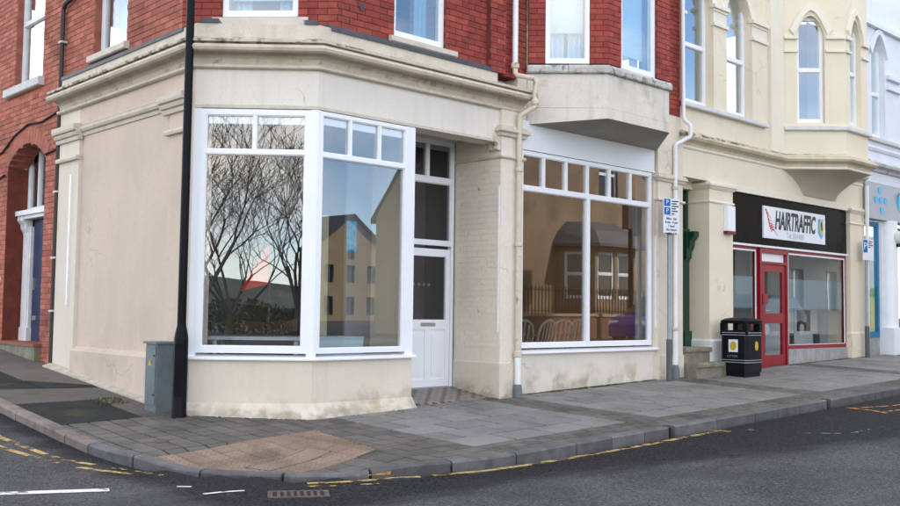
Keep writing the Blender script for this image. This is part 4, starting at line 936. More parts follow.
# corbelled underside of the bay
T = [(11.30, .0), (12.24, -.93), (13.33, -.93), (14.28, .0)]; Bm = [(12.20, .0), (12.34, -.03), (13.50, -.03), (13.66, .0)]
b = MB(); rings = []; n = 9
for i in range(n+1):
    t = i/n; k = 1-math.sqrt(max(0, 1-t*t)) if False else (1-math.cos(t*math.pi/2))**.85; z = 3.76+(4.215-3.76)*math.sin(t*math.pi/2)**1.0
    z = 3.76+(4.212-3.76)*t; k = (1-math.sqrt(1-(t*.985)**2))/(1-math.sqrt(1-.985**2))*.55+t*.45
    rings.append([(p[0]+(q[0]-p[0])*k, p[1]+(q[1]-p[1])*k, z) for p, q in zip(Bm, T)])
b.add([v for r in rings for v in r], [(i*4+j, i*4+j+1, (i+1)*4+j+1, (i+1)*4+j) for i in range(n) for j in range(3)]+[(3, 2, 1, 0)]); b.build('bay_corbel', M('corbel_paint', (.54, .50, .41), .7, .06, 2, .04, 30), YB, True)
# first floor
W_ = [(7.86, 8.78, 5.06, 7.55, .62), (9.26, 10.16, 5.06, 7.55, .62)]
b = MB(); cells(b, FY, 7.80, 11.42, 4.50, 8.3, -.3, 0, W_); b.build('upper_wall', YEL, YB)
b = MB(); b.box(FY, 14.2, 14.98, -.3, 0, 4.50, 8.3); b.build('upper_wall', YEL, YB)
for a, c, *_ in W_:
    sash(YB, FY, a+.004, c-.004, 5.085, 7.54, -.11, 6.16, 'tall arched white sash window of the yellow building', UPVC, blind=None)
b = MB(); b.xprism(FY, [(-.14, 4.955), (.09, 4.955), (.10, 4.97), (.10, 5.03), (-.14, 5.07)], 7.80, 10.72); b.build('window_sill', YSILL, YB)
for (a, c) in ((7.80, 7.86), (8.79, 9.25), (10.17, 10.72)):
    b = MB(); b.box(FY, a, c, 0, .05, 5.04, 6.60); pp = b.build('window_pier', YEL, YB)
    q = MB(); q.box(FY, a-.02, c+.02, 0, .09, 6.60, 6.66); q.build('neck_moulding', YELT, pp); q = MB(); q.box(FY, a-.01, c+.01, 0, .07, 6.88, 6.93); q.box(FY, a-.04, c+.04, 0, .11, 6.93, 7.0); q.box(FY, a, c, 0, .05, 6.66, 6.88); q.build('impost', YELT, pp)
for a, c, z0, zt, r in W_:
    b = MB(); m, hw = (a+c)/2, (c-a)/2; P1 = []
    for k in range(13):
        t = -1+k/6; s = abs(t); P1.append((m+t*(hw+.04), zt-r+(r+.06)*(1-s**1.7)))
    for k in range(12):
        (x0, z0_), (x1, z1_) = P1[k], P1[k+1]; b.prism(FY, [(x0, z0_), (x1, z1_), (m+(x1-m)*1.22, z1_+.12), (m+(x0-m)*1.22, z0_+.12)][::-1], 0, .05)
    b.build('arch_moulding', YELT, YB)
b = MB(); b.box(FY, 10.86, 11.38, 0, .07, 4.525, 8.3); b.build('pilaster', YELT, YB)
# canted bay
BA, BB, BC, BD = (11.40, 0.0), (12.28, -.88), (13.30, -.88), (14.18, 0.0)
F1 = Fr(*BA, BB[0]-BA[0], BB[1]-BA[1]); F2 = Fr(*BB, 1, 0); F2.L = BC[0]-BB[0]; F3 = Fr(*BC, BD[0]-BC[0], BD[1]-BC[1])
bayw = ((F1, .275, .835), (F2, .20, .72), (F3, .40, .96))
for fr, a, c in bayw:
    b = MB(); cells(b, fr, 0, fr.L, 4.50, 8.3, -.2, 0, [(a, c, 5.16, 7.36, .42)]); w = b.build('bay_wall', YEL, YB)
    sash(YB, fr, a+.004, c-.004, 5.18, 7.35, -.10, 6.26, 'arched white sash window in the yellow bay', UPVC, blind=None)
    for (p, q_) in ((.0, a), (c, fr.L)):
        if q_-p < .05: continue
        q = MB(); q.box(fr, p+.012, q_+.02 if p == 0 else q_-.012, 0, .045, 6.60, 6.655); q.build('neck_moulding', YELT, w); q = MB(); q.box(fr, p+.012, q_+.02 if p == 0 else q_-.012, 0, .06, 6.87, 6.94); q.build('impost', YELT, w)
    q = MB(); m, hw = (a+c)/2, (c-a)/2; P1 = [(m+t*(hw+.05), 6.94+.52*(1-abs(t)**1.7)) for t in [-1+k/6 for k in range(13)]]
    for k in range(12):
        (x0, z0_), (x1, z1_) = P1[k], P1[k+1]; q.prism(fr, [(x0, z0_), (x1, z1_), (m+(x1-m)*1.3, z1_+.13), (m+(x0-m)*1.3, z0_+.13)][::-1], 0, .05)
    q.build('arch_moulding', YELT, w)
b = MB(); b.sweep([(-.1, 5.00), (.06, 5.00), (.075, 5.015), (.075, 5.08), (-.1, 5.13)], [BA, BB, BC, BD]); b.build('window_sill', YSILL, YB)
b = MB(); b.hprism([(7.78, 11), (7.78, 0.0), (11.35, 0), (12.26, -.95), (13.32, -.95), (14.25, 0), (15, 0), (15, 11)], 8.3, 8.5); b.build('parapet', YELT, YB)
# doorway beside the salon
b = MB(); b.box(FM, 8.60, 9.40, -.60, .03, -.3, 3.70); sp = b.build('pier', YEL, YB)
b = MB(); b.sweep([(-.02, 3.30), (.02, 3.31), (.03, 3.33), (.02, 3.35), (-.02, 3.355)], [(8.60, .5), (8.60, -.03), (9.40, -.03), (9.40, .1)]); b.sweep([(-.02, 3.55), (.02, 3.56), (.05, 3.60), (.07, 3.62), (.07, 3.66), (.03, 3.68), (-.02, 3.685)], [(8.60, .5), (8.60, -.03), (9.40, -.03), (9.40, .1)]); b.build('capital', YELT, sp)
b = MB(); b.sweep([(-.02, -.3), (.03, -.3), (.03, .80), (.0, .84), (-.02, .84)], [(8.60, .5), (8.60, -.03), (9.40, -.03), (9.40, .1)]); b.build('pier_plinth', M('white_plinth', (.72, .73, .74), .7, .08, 3, .05, 30, streak=.3), sp)
b = MB(); b.box(FM, 7.70, 8.62, -.5, -.30, 3.56, 3.70); b.build('doorway_soffit', YEL, YB)
FG = Fr(0, .42, 1, 0)
b = MB(); b.box(FG, 7.72, 8.60, -.06, -.03, .70, 3.6); dr = b.build('green_door', GREEN, YB, label='dark green front door in its recess')
b = MB(); b.box(FG, 8.38, 8.57, -.03, .05, .70, 2.60); b.box(FG, 8.36, 8.59, -.03, .09, .70, .98); b.box(FG, 7.72, 8.60, -.03, .04, 2.75, 2.84); b.box(FG, 8.50, 8.58, -.03, .02, 2.84, 3.58); b.build('door_frame', GREEN, dr)
b = MB(); b.prism(FG, [(8.42, 2.30), (8.52, 2.34), (8.54, 2.42), (8.60, 2.48), (8.60, 2.56), (8.69, 2.66), (8.69, 2.76), (8.36, 2.76), (8.36, 2.30)], .0, .13); b.xprism(FG, [(.05, 2.25), (.10, 2.30), (.11, 2.42), (.17, 2.52), (.17, 2.60), (.26, 2.70), (.26, 2.78), (.05, 2.78)], 8.40, 8.56); b.build('console', GREEN, dr)
b = MB(); b.box(FG, 7.8, 8.48, -.025, -.02, 2.88, 3.5); b.build('pane', GLASS, dr)
stp = thing('stone_steps', (8.2, -.1, gz(8.2, -.2)), 'two worn stone steps up to the dark green door', 'steps')
for (z0, z1, y1, x1) in ((-.1, .445, .36, 8.86), (.445, .70, .10, 8.58)):
    b = MB(); g_ = gz(8.2, -.3)
    b.xprism(FM, [(-.42, z0), (y1-.05, z0), (y1-.05, z1-.085), (y1-.01, z1-.075), (y1, z1-.045), (y1-.005, z1-.015), (y1-.03, z1), (-.42, z1)], 7.74, 8.58 if z0 > 0 else 8.56)
    if z0 < 0: b.hprism([(8.56, .0), (8.56, -y1+.01), (8.70, -y1+.03), (8.80, -y1+.11), (8.83, -.16), (8.83, -.062), (8.56, -.062)], z0, z1-.004)
    o = b.build('step', STEP, stp, True)
# salon front
FP = Fr(0, .05, 1, 0)
b = MB(); b.box(FP, 9.40, 14.27, -.2, .0, 2.64, 3.60); fas = b.build('fascia', BLKG, YB, label='black gloss fascia panel above the salon')
b = MB(); b.box(FP, 9.38, 14.28, -.1, .06, 3.60, 3.68); b.build('fascia_moulding', YELT, YB)
b = MB(); b.box(FP, 9.40, 14.27, -.1, .03, 2.60, 2.64); b.build('fascia_trim', UPVC, YB)
wl_ = window(YB, 'salon_window', FP, 9.41, 10.47, .62, 2.60, -.02, [(.62, 2.60, [])], REDP, GLASS_S, .07, .08, .05, 'red framed narrow salon window left of the door')
wr_ = window(YB, 'salon_window', FP, 11.60, 14.26, .60, 2.60, -.02, [(.60, 2.60, [])], REDP, GLASS_S, .07, .08, .05, 'red framed wide salon window right of the door')
for wo, a, c in ((wl_, 9.48, 10.40), (wr_, 11.67, 14.19)):
    b = MB(); s = .012
    for (p, q_, z0, z1) in ((a, a+s, .70, 2.53), (c-s, c, .70, 2.53), (a, c, .68, .68+s), (a, c, 2.51, 2.54)): b.box(FP, p, q_, -.06, -.012, z0, z1)
    b.build('white_bead', UPVC, wo)
FROST = bpy.data.materials.new('frosted_film'); FROST.use_nodes = True; n_, l_ = FROST.node_tree.nodes, FROST.node_tree.links
t_ = n_.new('ShaderNodeBsdfTransparent'); x_ = n_.new('ShaderNodeMixShader'); x_.inputs[0].default_value = .42; n_['Principled BSDF'].inputs['Base Color'].default_value = (.35, .48, .54, 1); n_['Principled BSDF'].inputs['Roughness'].default_value = .5
l_.new(t_.outputs[0], x_.inputs[1]); l_.new(n_['Principled BSDF'].outputs[0], x_.inputs[2]); l_.new(x_.outputs[0], n_['Material Output'].inputs[0])
for wo, a, c in ((wl_, 9.5, 10.38), (wr_, 11.69, 14.17)):
    b = MB(); b.box(FP, a, c, -.085, -.082, 1.42, 2.02); b.build('frosted_band', FROST, wo)
b = MB(); b.box(FP, 9.41, 10.47, -.1, .0, -.2, .62); b.box(FP, 11.60, 14.26, -.1, .0, -.2, .60); b.build('stall_riser', RISER, YB)
for i in range(9):
    b = MB(); b.box(FP, 11.61+i*.294, 11.61+(i+1)*.294-.006, -.01, .012, .02, .59, random.random()); b.build('riser_tile', RISER, YB)
b = MB()
for (a, c, z0, z1) in ((10.50, 10.56, .2, 2.58), (11.53, 11.59, .2, 2.58), (10.56, 11.53, 2.50, 2.58), (10.56, 11.53, 2.28, 2.33)): b.box(FP, a, c, -.08, .02, z0, z1)
b.build('door_frame', REDP, YB)
b = MB()
for (a, c, z0, z1) in ((10.57, 10.70, .27, 2.27), (11.40, 11.52, .27, 2.27), (10.70, 11.40, 2.13, 2.27), (10.70, 11.40, 1.12, 1.32), (10.70, 11.40, .27, .50)): b.box(FP, a, c, -.06, .0, z0, z1)
sd_ = b.build('salon_door', REDP, YB, label='red salon door with two glass panels')
b = MB(); b.box(FP, 10.69, 11.41, -.035, -.027, 1.31, 2.14); b.build('pane', GLASS_S, sd_)
b = MB(); b.box(FP, 10.69, 11.41, -.035, -.027, .49, 1.13); b.build('pane', GLASS_S, sd_)
b = MB(); b.box(FP, 10.57, 11.52, -.05, -.04, 2.33, 2.50); b.build('overlight', UPVC, sd_)
b = MB(); b.box(FP, 10.60, 10.78, .0, .02, 1.50, 1.70); b.build('door_sticker', REDP, sd_)
b = MB(); b.tube([FP(10.64, .0, 1.34), FP(10.64, .05, 1.36), FP(10.78, .06, 1.36)], .012, 6); b.build('handle', M('brushed_metal', (.45,)*3), sd_)
b = MB(); b.box(FP, 10.4, 11.62, -.2, .03, -.1, .262); b.build('door_step', STEP, YB)
b = MB(); b.box(FM, 14.28, 15.0, -.5, .03, -.3, 3.70); sp = b.build('pier', YEL, YB)
b = MB(); b.sweep([(-.02, 3.30), (.02, 3.31), (.03, 3.33), (.02, 3.35), (-.02, 3.355)], [(14.28, .1), (14.28, -.03), (15.0, -.03)]); b.sweep([(-.02, 3.55), (.02, 3.56), (.05, 3.60), (.07, 3.62), (.07, 3.66), (-.02, 3.685)], [(14.28, .1), (14.28, -.03), (15.0, -.03)]); b.build('capital', YELT, sp)
b = MB(); b.sweep([(-.02, -.3), (.03, -.3), (.03, .90), (.0, .93), (-.02, .93)], [(14.28, .1), (14.28, -.03), (15.0, -.03)]); b.build('pier_plinth', YEL, sp)
b = MB(); b.tube([(14.86, -.16, 4.2), (14.86, -.16, 3.85), (14.90, -.14, 3.7), (14.90, -.12, .35)], .042, 10); b.build('downpipe', PIPEW, YB, True)
# salon room
SALW = M('salon_wall', (.60, .62, .62), .8, .08, 1); SALB = M('salon_black_panel', (.010, .010, .011), .3)
b = MB(); b.box(FM, 9.3, 14.4, -2.6, -2.5, .1, 3.2); b.box(FM, 14.3, 14.4, -2.5, -.25, .1, 3.2); b.box(FM, 9.3, 9.4, -2.5, -.7, .1, 3.2); b.build('room_wall', SALW, YB)
b = MB(); b.box(FM, 9.3, 14.4, -2.6, -.2, .1, .26); b.build('room_floor', M('salon_floor', (.12, .12, .12), .5), YB)
b = MB(); b.box(FM, 9.3, 14.4, -2.6, -.2, 3.0, 3.1); b.build('room_ceiling', SALW, YB)
SG = 'styling stations inside the salon'; PANELM = M('station_panel', (.62, .66, .69), .5, .05); FSn = Fr(0, .70, 1, 0)
for x0, x1, lab, mir, dark in ((11.9, 13.12, 'pale styling station nearest the salon door', None, (12.70, 13.02, .50, .90)), (13.14, 14.20, 'pale styling station with black mirror in the salon window', (13.25, 13.84, .94, 1.40), (13.98, 14.19, .50, .88))):
    s_ = thing('styling_station', (x0+.5, .7, .27), lab, 'salon furniture', SG)
    b = MB(); b.box(FSn, x0, x1, -.12, 0, .27, 1.62); b.build('back_panel', PANELM, s_)
    if mir: b = MB(); b.box(FSn, mir[0], mir[1], .0, .012, mir[2], mir[3]); b.build('mirror', SALB, s_)
    b = MB(); b.box(FSn, dark[0], dark[1], .0, .05, dark[2], dark[3]); b.build('drawer_box', SALB, s_)
# signs
sg = thing('shop_sign', (11.9, .04, 2.8), 'white HAIRTRAFFIC sign board with red hair logo on the black fascia', 'sign')
b = MB(); b.box(FP, 10.62, 13.20, .0, .03, 2.79, 3.42); b.build('board', M('sign_white', (.78, .81, .86), .35, .01), sg)
INK = M('sign_black', (.010, .010, .012), .4); INKG = M('sign_grey_text', (.50, .53, .58), .5); INKR = M('sign_red', (.50, .012, .03), .4)
text('lettering', 'HAIRTRAFFIC', FP, 11.90, .033, 3.15, .50, INK, sg, .56, .20, .030)
text('phone_number', 'Tel: 834400', FP, 11.88, .033, 2.88, .16, INKG, sg, .95)
b = MB()
for k in range(6):                                 # red flowing hair strokes
    x0 = 10.68+.03*k; zc = 3.33-.07*k; pts = []
    for i in range(9):
        t = i/8; pts.append((x0+.05*k*.3+.26*t-.06*math.sin(t*3.2), zc-.10*t+.05*math.sin(t*5+k)))
    L = [(x, z+.022*math.sin(math.pi*min(1, .15+i/8))) for i, (x, z) in enumerate(pts)]; Rr = [(x, z-.018*math.sin(math.pi*min(1, .15+i/8))-.002) for i, (x, z) in enumerate(pts)]
    for i in range(8): b.prism(FP, [L[i], Rr[i], Rr[i+1], L[i+1]], .030, .0335+.0003*k)
b.build('hair_logo', INKR, sg)
b = MB(); b.prism(FP, [(12.88, 3.32), (12.87, 3.02), (12.94, 2.95), (13.03, 2.90), (13.10, 2.99), (13.11, 3.32)][::1], .03, .033); b.build('cyan_emblem', CYAN, sg)
b = MB(); b.disc(FP, 13.03, 3.15, .085, .16, .036, 16); b.build('yellow_emblem', M('sign_yellow', (.72, .48, .04), .4), sg)
b = MB(); b.disc(FP, 13.03, 3.17, .035, .10, .039, 12); b.build('dark_emblem', INK, sg)
ab = thing('alarm_box', (9.15, -.03, 2.78), 'white alarm box with dark red base on the pier beside the black fascia', 'alarm')
b = MB(); b.box(FM, 9.08, 9.34, .035, .12, 2.82, 3.28); b.build('cover', UPVC, ab)
b = MB(); b.box(FM, 9.07, 9.35, .035, .125, 2.765, 2.818); b.build('base', M('alarm_red', (.16, .015, .02), .4), ab)

# ------------------------------------------------------------------ pale blue building at the right
PBd = thing('pale_building', (18, 0, gz(18, 0)), 'pale blue and white building at the right edge beyond the yellow building', 'building')
b = MB(); cells(b, FM, 15.0, 24, 4.36, 12.5, -.3, 0, [(15.55, 16.28, 5.45, 7.85, .5), (17.6, 18.4, 5.45, 7.85, .5)]); b.build('upper_wall', BLUEW, PBd)
for a, c in ((15.55, 16.28), (17.6, 18.4)): sash(PBd, FM, a+.004, c-.004, 5.48, 7.84, -.13, 6.5, 'arched white sash window of the pale blue building', UPVC, blind=None)
b = MB(); m, hw = 15.915, .365; P1 = [(m+t*(hw+.05), 7.36+.52*(1-abs(t)**1.7)) for t in [-1+k/6 for k in range(13)]]
for k in range(12):
    (x0, z0_), (x1, z1_) = P1[k], P1[k+1]; b.prism(FM, [(x0, z0_), (x1, z1_), (m+(x1-m)*1.35, z1_+.14), (m+(x0-m)*1.35, z0_+.14)][::-1], 0, .06)
b.build('arch_moulding', BLUEW, PBd)
b = MB(); b.box(FM, 16.34, 17.1, 0, .07, 6.65, 6.75); b.box(FM, 16.34, 17.1, 0, .09, 6.9, 7.0); b.box(FM, 15.0, 24, 0, .1, 8.0, 8.1); b.build('impost', BLUEW, PBd)
b = MB(); b.xprism(FM, [(-.1, 5.33), (.08, 5.33), (.09, 5.40), (-.1, 5.44)], 15.1, 24); b.build('window_sill', YSILL, PBd)
b = MB(); b.sweep([(-.2, 4.62), (.05, 4.62), (.08, 4.68), (.18, 4.72), (.20, 4.78), (.16, 4.82), (.03, 4.88), (-.2, 4.88)], [(15.02, 0), (24, 0)]); b.build('cornice', M('grey_weathered_cornice', (.55, .57, .58), .7, .08, 3, .06, 40, streak=.4, stains=[((.16, .15, .12), 4, .5, .2, None, 0, .6)]), PBd)
b = MB(); b.sweep([(-.2, 5.10), (.03, 5.10), (.06, 5.16), (.03, 5.2), (-.2, 5.2)], [(15.02, 0), (24, 0)]); b.build('string_course', BLUEW, PBd)
b = MB(); b.xprism(FM, [(-.2, 3.50), (.12, 3.50), (.04, 4.36), (-.2, 4.36)], 15.04, 24); b.build('fascia', GREYSIGN, PBd)
sgn = thing('shop_sign', (15.7, -.1, 3.6), 'cyan dot pattern and ring logo on the grey fascia', 'sign')
FT = Fr(0, 0, 1, 0)
def fw2(z): return .12-.08*(z-3.5)/.86
for (x, z) in ((15.78, 4.18), (15.52, 3.95), (15.78, 3.95), (16.04, 3.95), (15.78, 3.72)):
    b = MB(); b.disc(FT, x, z, .085, .085, fw2(z)+.012, 16, .02); b.build('dot', CYAN, sgn)
b = MB(); n = 24
for k in range(n):
    a0, a1 = 2*math.pi*k/n, 2*math.pi*(k+1)/n
    b.prism(FT, [(17.0+r*math.cos(a), 3.95+r*math.sin(a)) for r, a in ((.20, a0), (.30, a0), (.30, a1), (.20, a1))], .07, .10)
b.build('ring', CYAN, sgn)
w_ = window(PBd, 'shop_window', FM, 15.03, 15.90, .80, 3.46, -.03, [(.80, 3.46, [])], BLUEF, GLASS_S, .10, .08, .05, 'blue framed shop window beside the white column')
b = MB(); b.box(FM, 15.12, 15.82, -.10, -.09, .95, 1.95); b.build('yellow_poster', M('poster_yellow', (.62, .55, .02), .6, .1, 9), w_)
b = MB(); b.box(FM, 15.12, 15.82, -.088, -.08, 1.72, 1.93); b.build('green_poster_band', M('poster_green', (.05, .35, .03), .6, .2, 9), w_)
b = MB(); b.box(FM, 15.0, 15.92, -.2, -.05, -.2, .79); b.build('stall_riser', RISER, PBd)
b = MB(); b.lathe((16.25, -.02, 1.0), [(.22, 0), (.22, 2.5)], 16); b.box(FM, 15.98, 16.02, -.2, .0, .6, 3.5); col = b.build('column', WHITEC, PBd, True)
b = MB(); b.box(FM, 15.96, 16.54, -.28, .28, -.2, 1.02); b.build('column_base', WHITEC, col)
window(PBd, 'shop_window', FM, 16.6, 19.6, .80, 3.46, -.30, [(.80, 3.46, [18.1])], BLUEF, GLASS, .08, .08, .05, 'wide shop window behind the white column')
b = MB(); b.box(FM, 16.5, 24, -.4, -.31, -.2, .79); b.build('stall_riser', RISER, PBd)
b = MB(); b.box(FM, 15.0, 24, -2.2, -2.1, 0, 3.5); b.build('room_wall', M('pale_shop_room', (.30, .33, .32), .9, .1, 1), PBd)
b = MB(); b.box(FM, 19.7, 24, -.4, .0, .0, 3.5); b.build('lower_wall', BLUEW, PBd)
bell = thing('alarm_bell', (16.28, -.25, 2.95), 'round white alarm bell on the white column', 'alarm')
ax_l = lambda x, y, z: Vector((x, -z, y))
b = MB(); b.lathe((16.30, -.21, 3.12), [(.15, 0), (.16, .04), (.13, .10), (.04, .13)], 18, ax_l); b.build('dome', M('off_white_plastic', (.62, .63, .60), .5), bell, True)
b = MB(); b.box(FM, 16.22, 16.38, .22, .29, 2.90, 2.97); b.build('lamp', DARK, bell)
# ------------------------------------------------------------------ street furniture
lp = thing('street_lamp', (-1.30, .83, gz(-1.3, .83)), 'tall black lamp post standing at the chamfered corner', 'lamp post')
zb = gz(-1.3, .83)
b = MB(); b.lathe((-1.268, .852, zb-.1), [(.088, 0), (.088, .12), (.083, .14), (.083, 1.00), (.078, 1.05), (.054, 1.16), (.052, 1.20)], 16); b.build('base_column', BLACKM, lp, True)
b = MB(); b.lathe((-1.268, .852, zb+1.05), [(.052, 0), (.050, 3.0), (.041, 7.2), (.037, 7.22)], 14); b.build('shaft', BLACKM, lp, True)
b = MB(); b.box(Fr(-1.268, .852, .74, -.67), -.045, .045, .075, .093, zb+.25, zb+.85); b.build('access_door', BLACKM, lp)
b = MB(); b.tube([(-1.268, .852, zb+8.2), (-1.35, .78, zb+8.6), (-1.7, .45, zb+8.8), (-2.2, .0, zb+8.85)], .035, 8); b.build('arm', BLACKM, lp, True)
b = MB(); b.lathe((-2.3, -.1, zb+8.70), [(.06, 0), (.20, .02), (.22, .06), (.10, .18), (.03, .2)], 14); b.build('lantern', BLACKM, lp, True)
cbt = thing('utility_cabinet', (-1.27, 1.33, gz(-1.27, 1.33)), 'grey steel electrical cabinet with small yellow warning sticker behind the lamp post', 'cabinet')
FCB = Fr(-1.40, 0, 0, -1); zc = gz(-1.3, 1.3)
b = MB(); b.box(FCB, -1.46, -1.18, -.24, .0, zc-.1, zc+.80); b.build('body', CABM, cbt)
b = MB(); b.box(FCB, -1.49, -1.15, -.25, .03, zc+.80, zc+.825); b.build('lid', CABM, cbt)
b = MB(); b.box(FCB, -1.445, -1.20, .0, .012, zc+.08, zc+.77); dd = b.build('door', CABM, cbt)
for z in (.2, .66):
    q = MB(); q.disc(FCB, -1.225, zc+z, .012, .012, .02, 8, .01); q.build('lock', DARK, dd)
q = MB(); q.prism(FCB, [(-1.375, zc+.54), (-1.295, zc+.54), (-1.335, zc+.62)], .011, .015); q.build('warning_sticker', M('sticker_yellow', (.62, .36, .03), .5), dd)
bn = thing('litter_bin', (8.87, -.47, gz(8.87, -.47)), 'black litter bin with silver bands standing in front of the salon', 'litter bin')
bx0, bx1, by0, by1 = 8.62, 9.16, -.76, -.22; zb = gz(8.87, -.47)
def oct_(d, c): return [(bx0-d+c, by0-d), (bx1+d-c, by0-d), (bx1+d, by0-d+c), (bx1+d, by1+d-c), (bx1+d-c, by1+d), (bx0-d+c, by1+d), (bx0-d, by1+d-c), (bx0-d, by0-d+c)]
BINM = M('bin_plastic', (.006, .007, .010), .40, .25, 4, .05, 40, .2, 50, .15)
b = MB(); b.hprism(oct_(-.02, .05), zb-.02, zb+.07); b.hprism(oct_(0, .06), zb+.07, zb+.72); b.build('body', BINM, bn)
b = MB(); 
for (x, y) in ((bx0, by0), (bx1, by0), (bx1, by1), (bx0, by1)):
    cx = x+(.055 if x == bx0 else -.055); cy = y+(.055 if y == by0 else -.055); b.hprism([(cx-.05, cy-.05), (cx+.05, cy-.05), (cx+.05, cy+.05), (cx-.05, cy+.05)], zb+.72, zb+.93)
b.hprism(oct_(-.08, .05), zb+.72, zb+.80); b.build('hood_posts', BINM, bn)
b = MB(); rr = [(0, .06, .92), (.012, .06, .94), (.012, .06, .97), (-.03, .09, 1.005), (-.14, .10, 1.03)]
rg = [[(x, y, zb+z) for x, y in oct_(d, c)] for d, c, z in rr]; b.add([v for r in rg for v in r], [(i*8+j, i*8+(j+1) % 8, (i+1)*8+(j+1) % 8, (i+1)*8+j) for i in range(4) for j in range(8)]+[tuple(range(7, -1, -1)), tuple(range(32, 40))]); b.build('lid', BINM, bn, True)
SILV = M('bin_silver_line', (.30, .33, .36), .4)
for z in (.715, .755, .235, .275):
    b = MB(); b.hprism(oct_(.006, .06), zb+z, zb+z+.012); b.build('band', SILV, bn)
FBL = Fr(bx0, 0, 0, -1); FBF = Fr(0, by0, 1, 0); GOLD = M('bin_gold_print', (.55, .36, .03), .5)
b = MB(); b.box(FBL, .40, .58, .0, .006, zb+.42, zb+.64); b.build('sticker', M('sign_white', (0,)*3), bn)
b = MB(); b.disc(FBL, .49, zb+.53, .065, .08, .009, 12); b.build('emblem', GOLD, bn)
b = MB(); b.disc(FBF, 8.93, zb+.53, .055, .085, .006, 12); b.build('emblem', GOLD, bn)
text('lettering', 'LITTER', FBL, .47, .003, zb+.345, .055, M('bin_text', (.20, .20, .20), .5), bn, 1.25)
SGp = 'parking sign posts on the pavement'
def parking_sign(x, y, lab, plates, facing):
    z0 = gz(x, y); s = thing('parking_sign', (x, y, z0), lab, 'street sign', SGp); f = Fr(x, y, 1, facing)
    b = MB(); b.lathe((x, y, z0-.05), [(.042, 0), (.042, .72), (.038, .73), (.038, plates[-1][1]-z0+.05)], 12); b.build('post', GREY_STEEL, s, True)
    b = MB(); b.lathe((x, y, z0-.02), [(.050, 0), (.050, .70), (.046, .71)], 12); b.build('post_sleeve', M('dark_sleeve', (.09, .10, .11), .6), s, True)
    for i, (za, zb_, hw) in enumerate(plates):
        b = MB(); b.box(f, -hw, hw, .045, .055, za, zb_); p = b.build('sign_plate', M('sign_plate_white', (.74, .78, .84), .35, .02), s)
        blue = M('sign_blue', (.012, .12, .46), .4)
        if i == len(plates)-1:
            h = (zb_-za)/2
            for k in range(2 if len(plates) > 1 else 1):
                hh = h if len(plates) > 1 else .3; q = MB(); q.box(f, -hw+.015, -hw+.15, .055, .058, zb_-hh*(k+1)+.01, zb_-hh*k-.012); q.build('blue_panel', blue, p)
                text('lettering', 'P', f, -hw+.082, .058, zb_-hh*(k+.5), hh*.75, M('sign_plate_white', (0,)*3), p)
            for k in range(6 if len(plates) > 1 else 4):
                ll = (.13, .10, .14, .08, .12, .05)[k]; q = MB(); z = zb_-.045-k*.042; q.box(f, -hw+.18, -hw+.18+ll*1.1, .055, .057, z-.010, z+.010); q.build('text_line', M('sign_text', (.02, .02, .03), .5), p)
        else:
            for k, tx in enumerate(('Mon - Sat', '8 am - 6 pm', '1 hour', 'No return', 'within 1 hr')):
                text('lettering', tx, f, 0, .056, zb_-.05-k*.062, .062, M('sign_text', (.02, .02, .03), .5), p, .9, 0, .01)
    return s
parking_sign(7.03, -.24, 'double plate parking sign on a grey post beside the wide shop window', [(2.635, 2.925, .175), (2.932, 3.215, .175)], -.25)
parking_sign(14.72, -.09-.1, 'small parking sign on a grey post at the far end of the salon', [(2.52, 2.98, .18)], -.25)
dg_ = thing('drain_grate', (-2.13, -2.78, rz(-2.13, -2.78)), 'rusty iron drain grate set in the road by the dropped kerb', 'drain')
IRON = M('rusty_iron', (.10, .075, .06), .7, .3, 12, .2, 50, .5)
fd_ = Fr(-2.36, -2.74, .40, -.26); zt = rz(-2.13, -2.78)+.012
def flat(name, u0, u1, v0, v1, z0, z1, m, par, fr): q = MB(); q.box(fr, u0, u1, v0, v1, z0, z1); return q.build(name, m, par)
flat('pit', .03, .46, .03, .26, zt-.02, zt-.006, DARK, dg_, fd_)
q = MB(); q.box(fd_, 0, .49, 0, .04, zt-.03, zt); q.box(fd_, 0, .49, .25, .29, zt-.03, zt); q.box(fd_, 0, .04, .04, .25, zt-.03, zt); q.box(fd_, .45, .49, .04, .25, zt-.03, zt); q.build('frame', IRON, dg_)
for k in range(7): flat('bar', .075+.053*k, .10+.053*k, .04, .25, zt-.02, zt-.001, IRON, dg_, fd_)
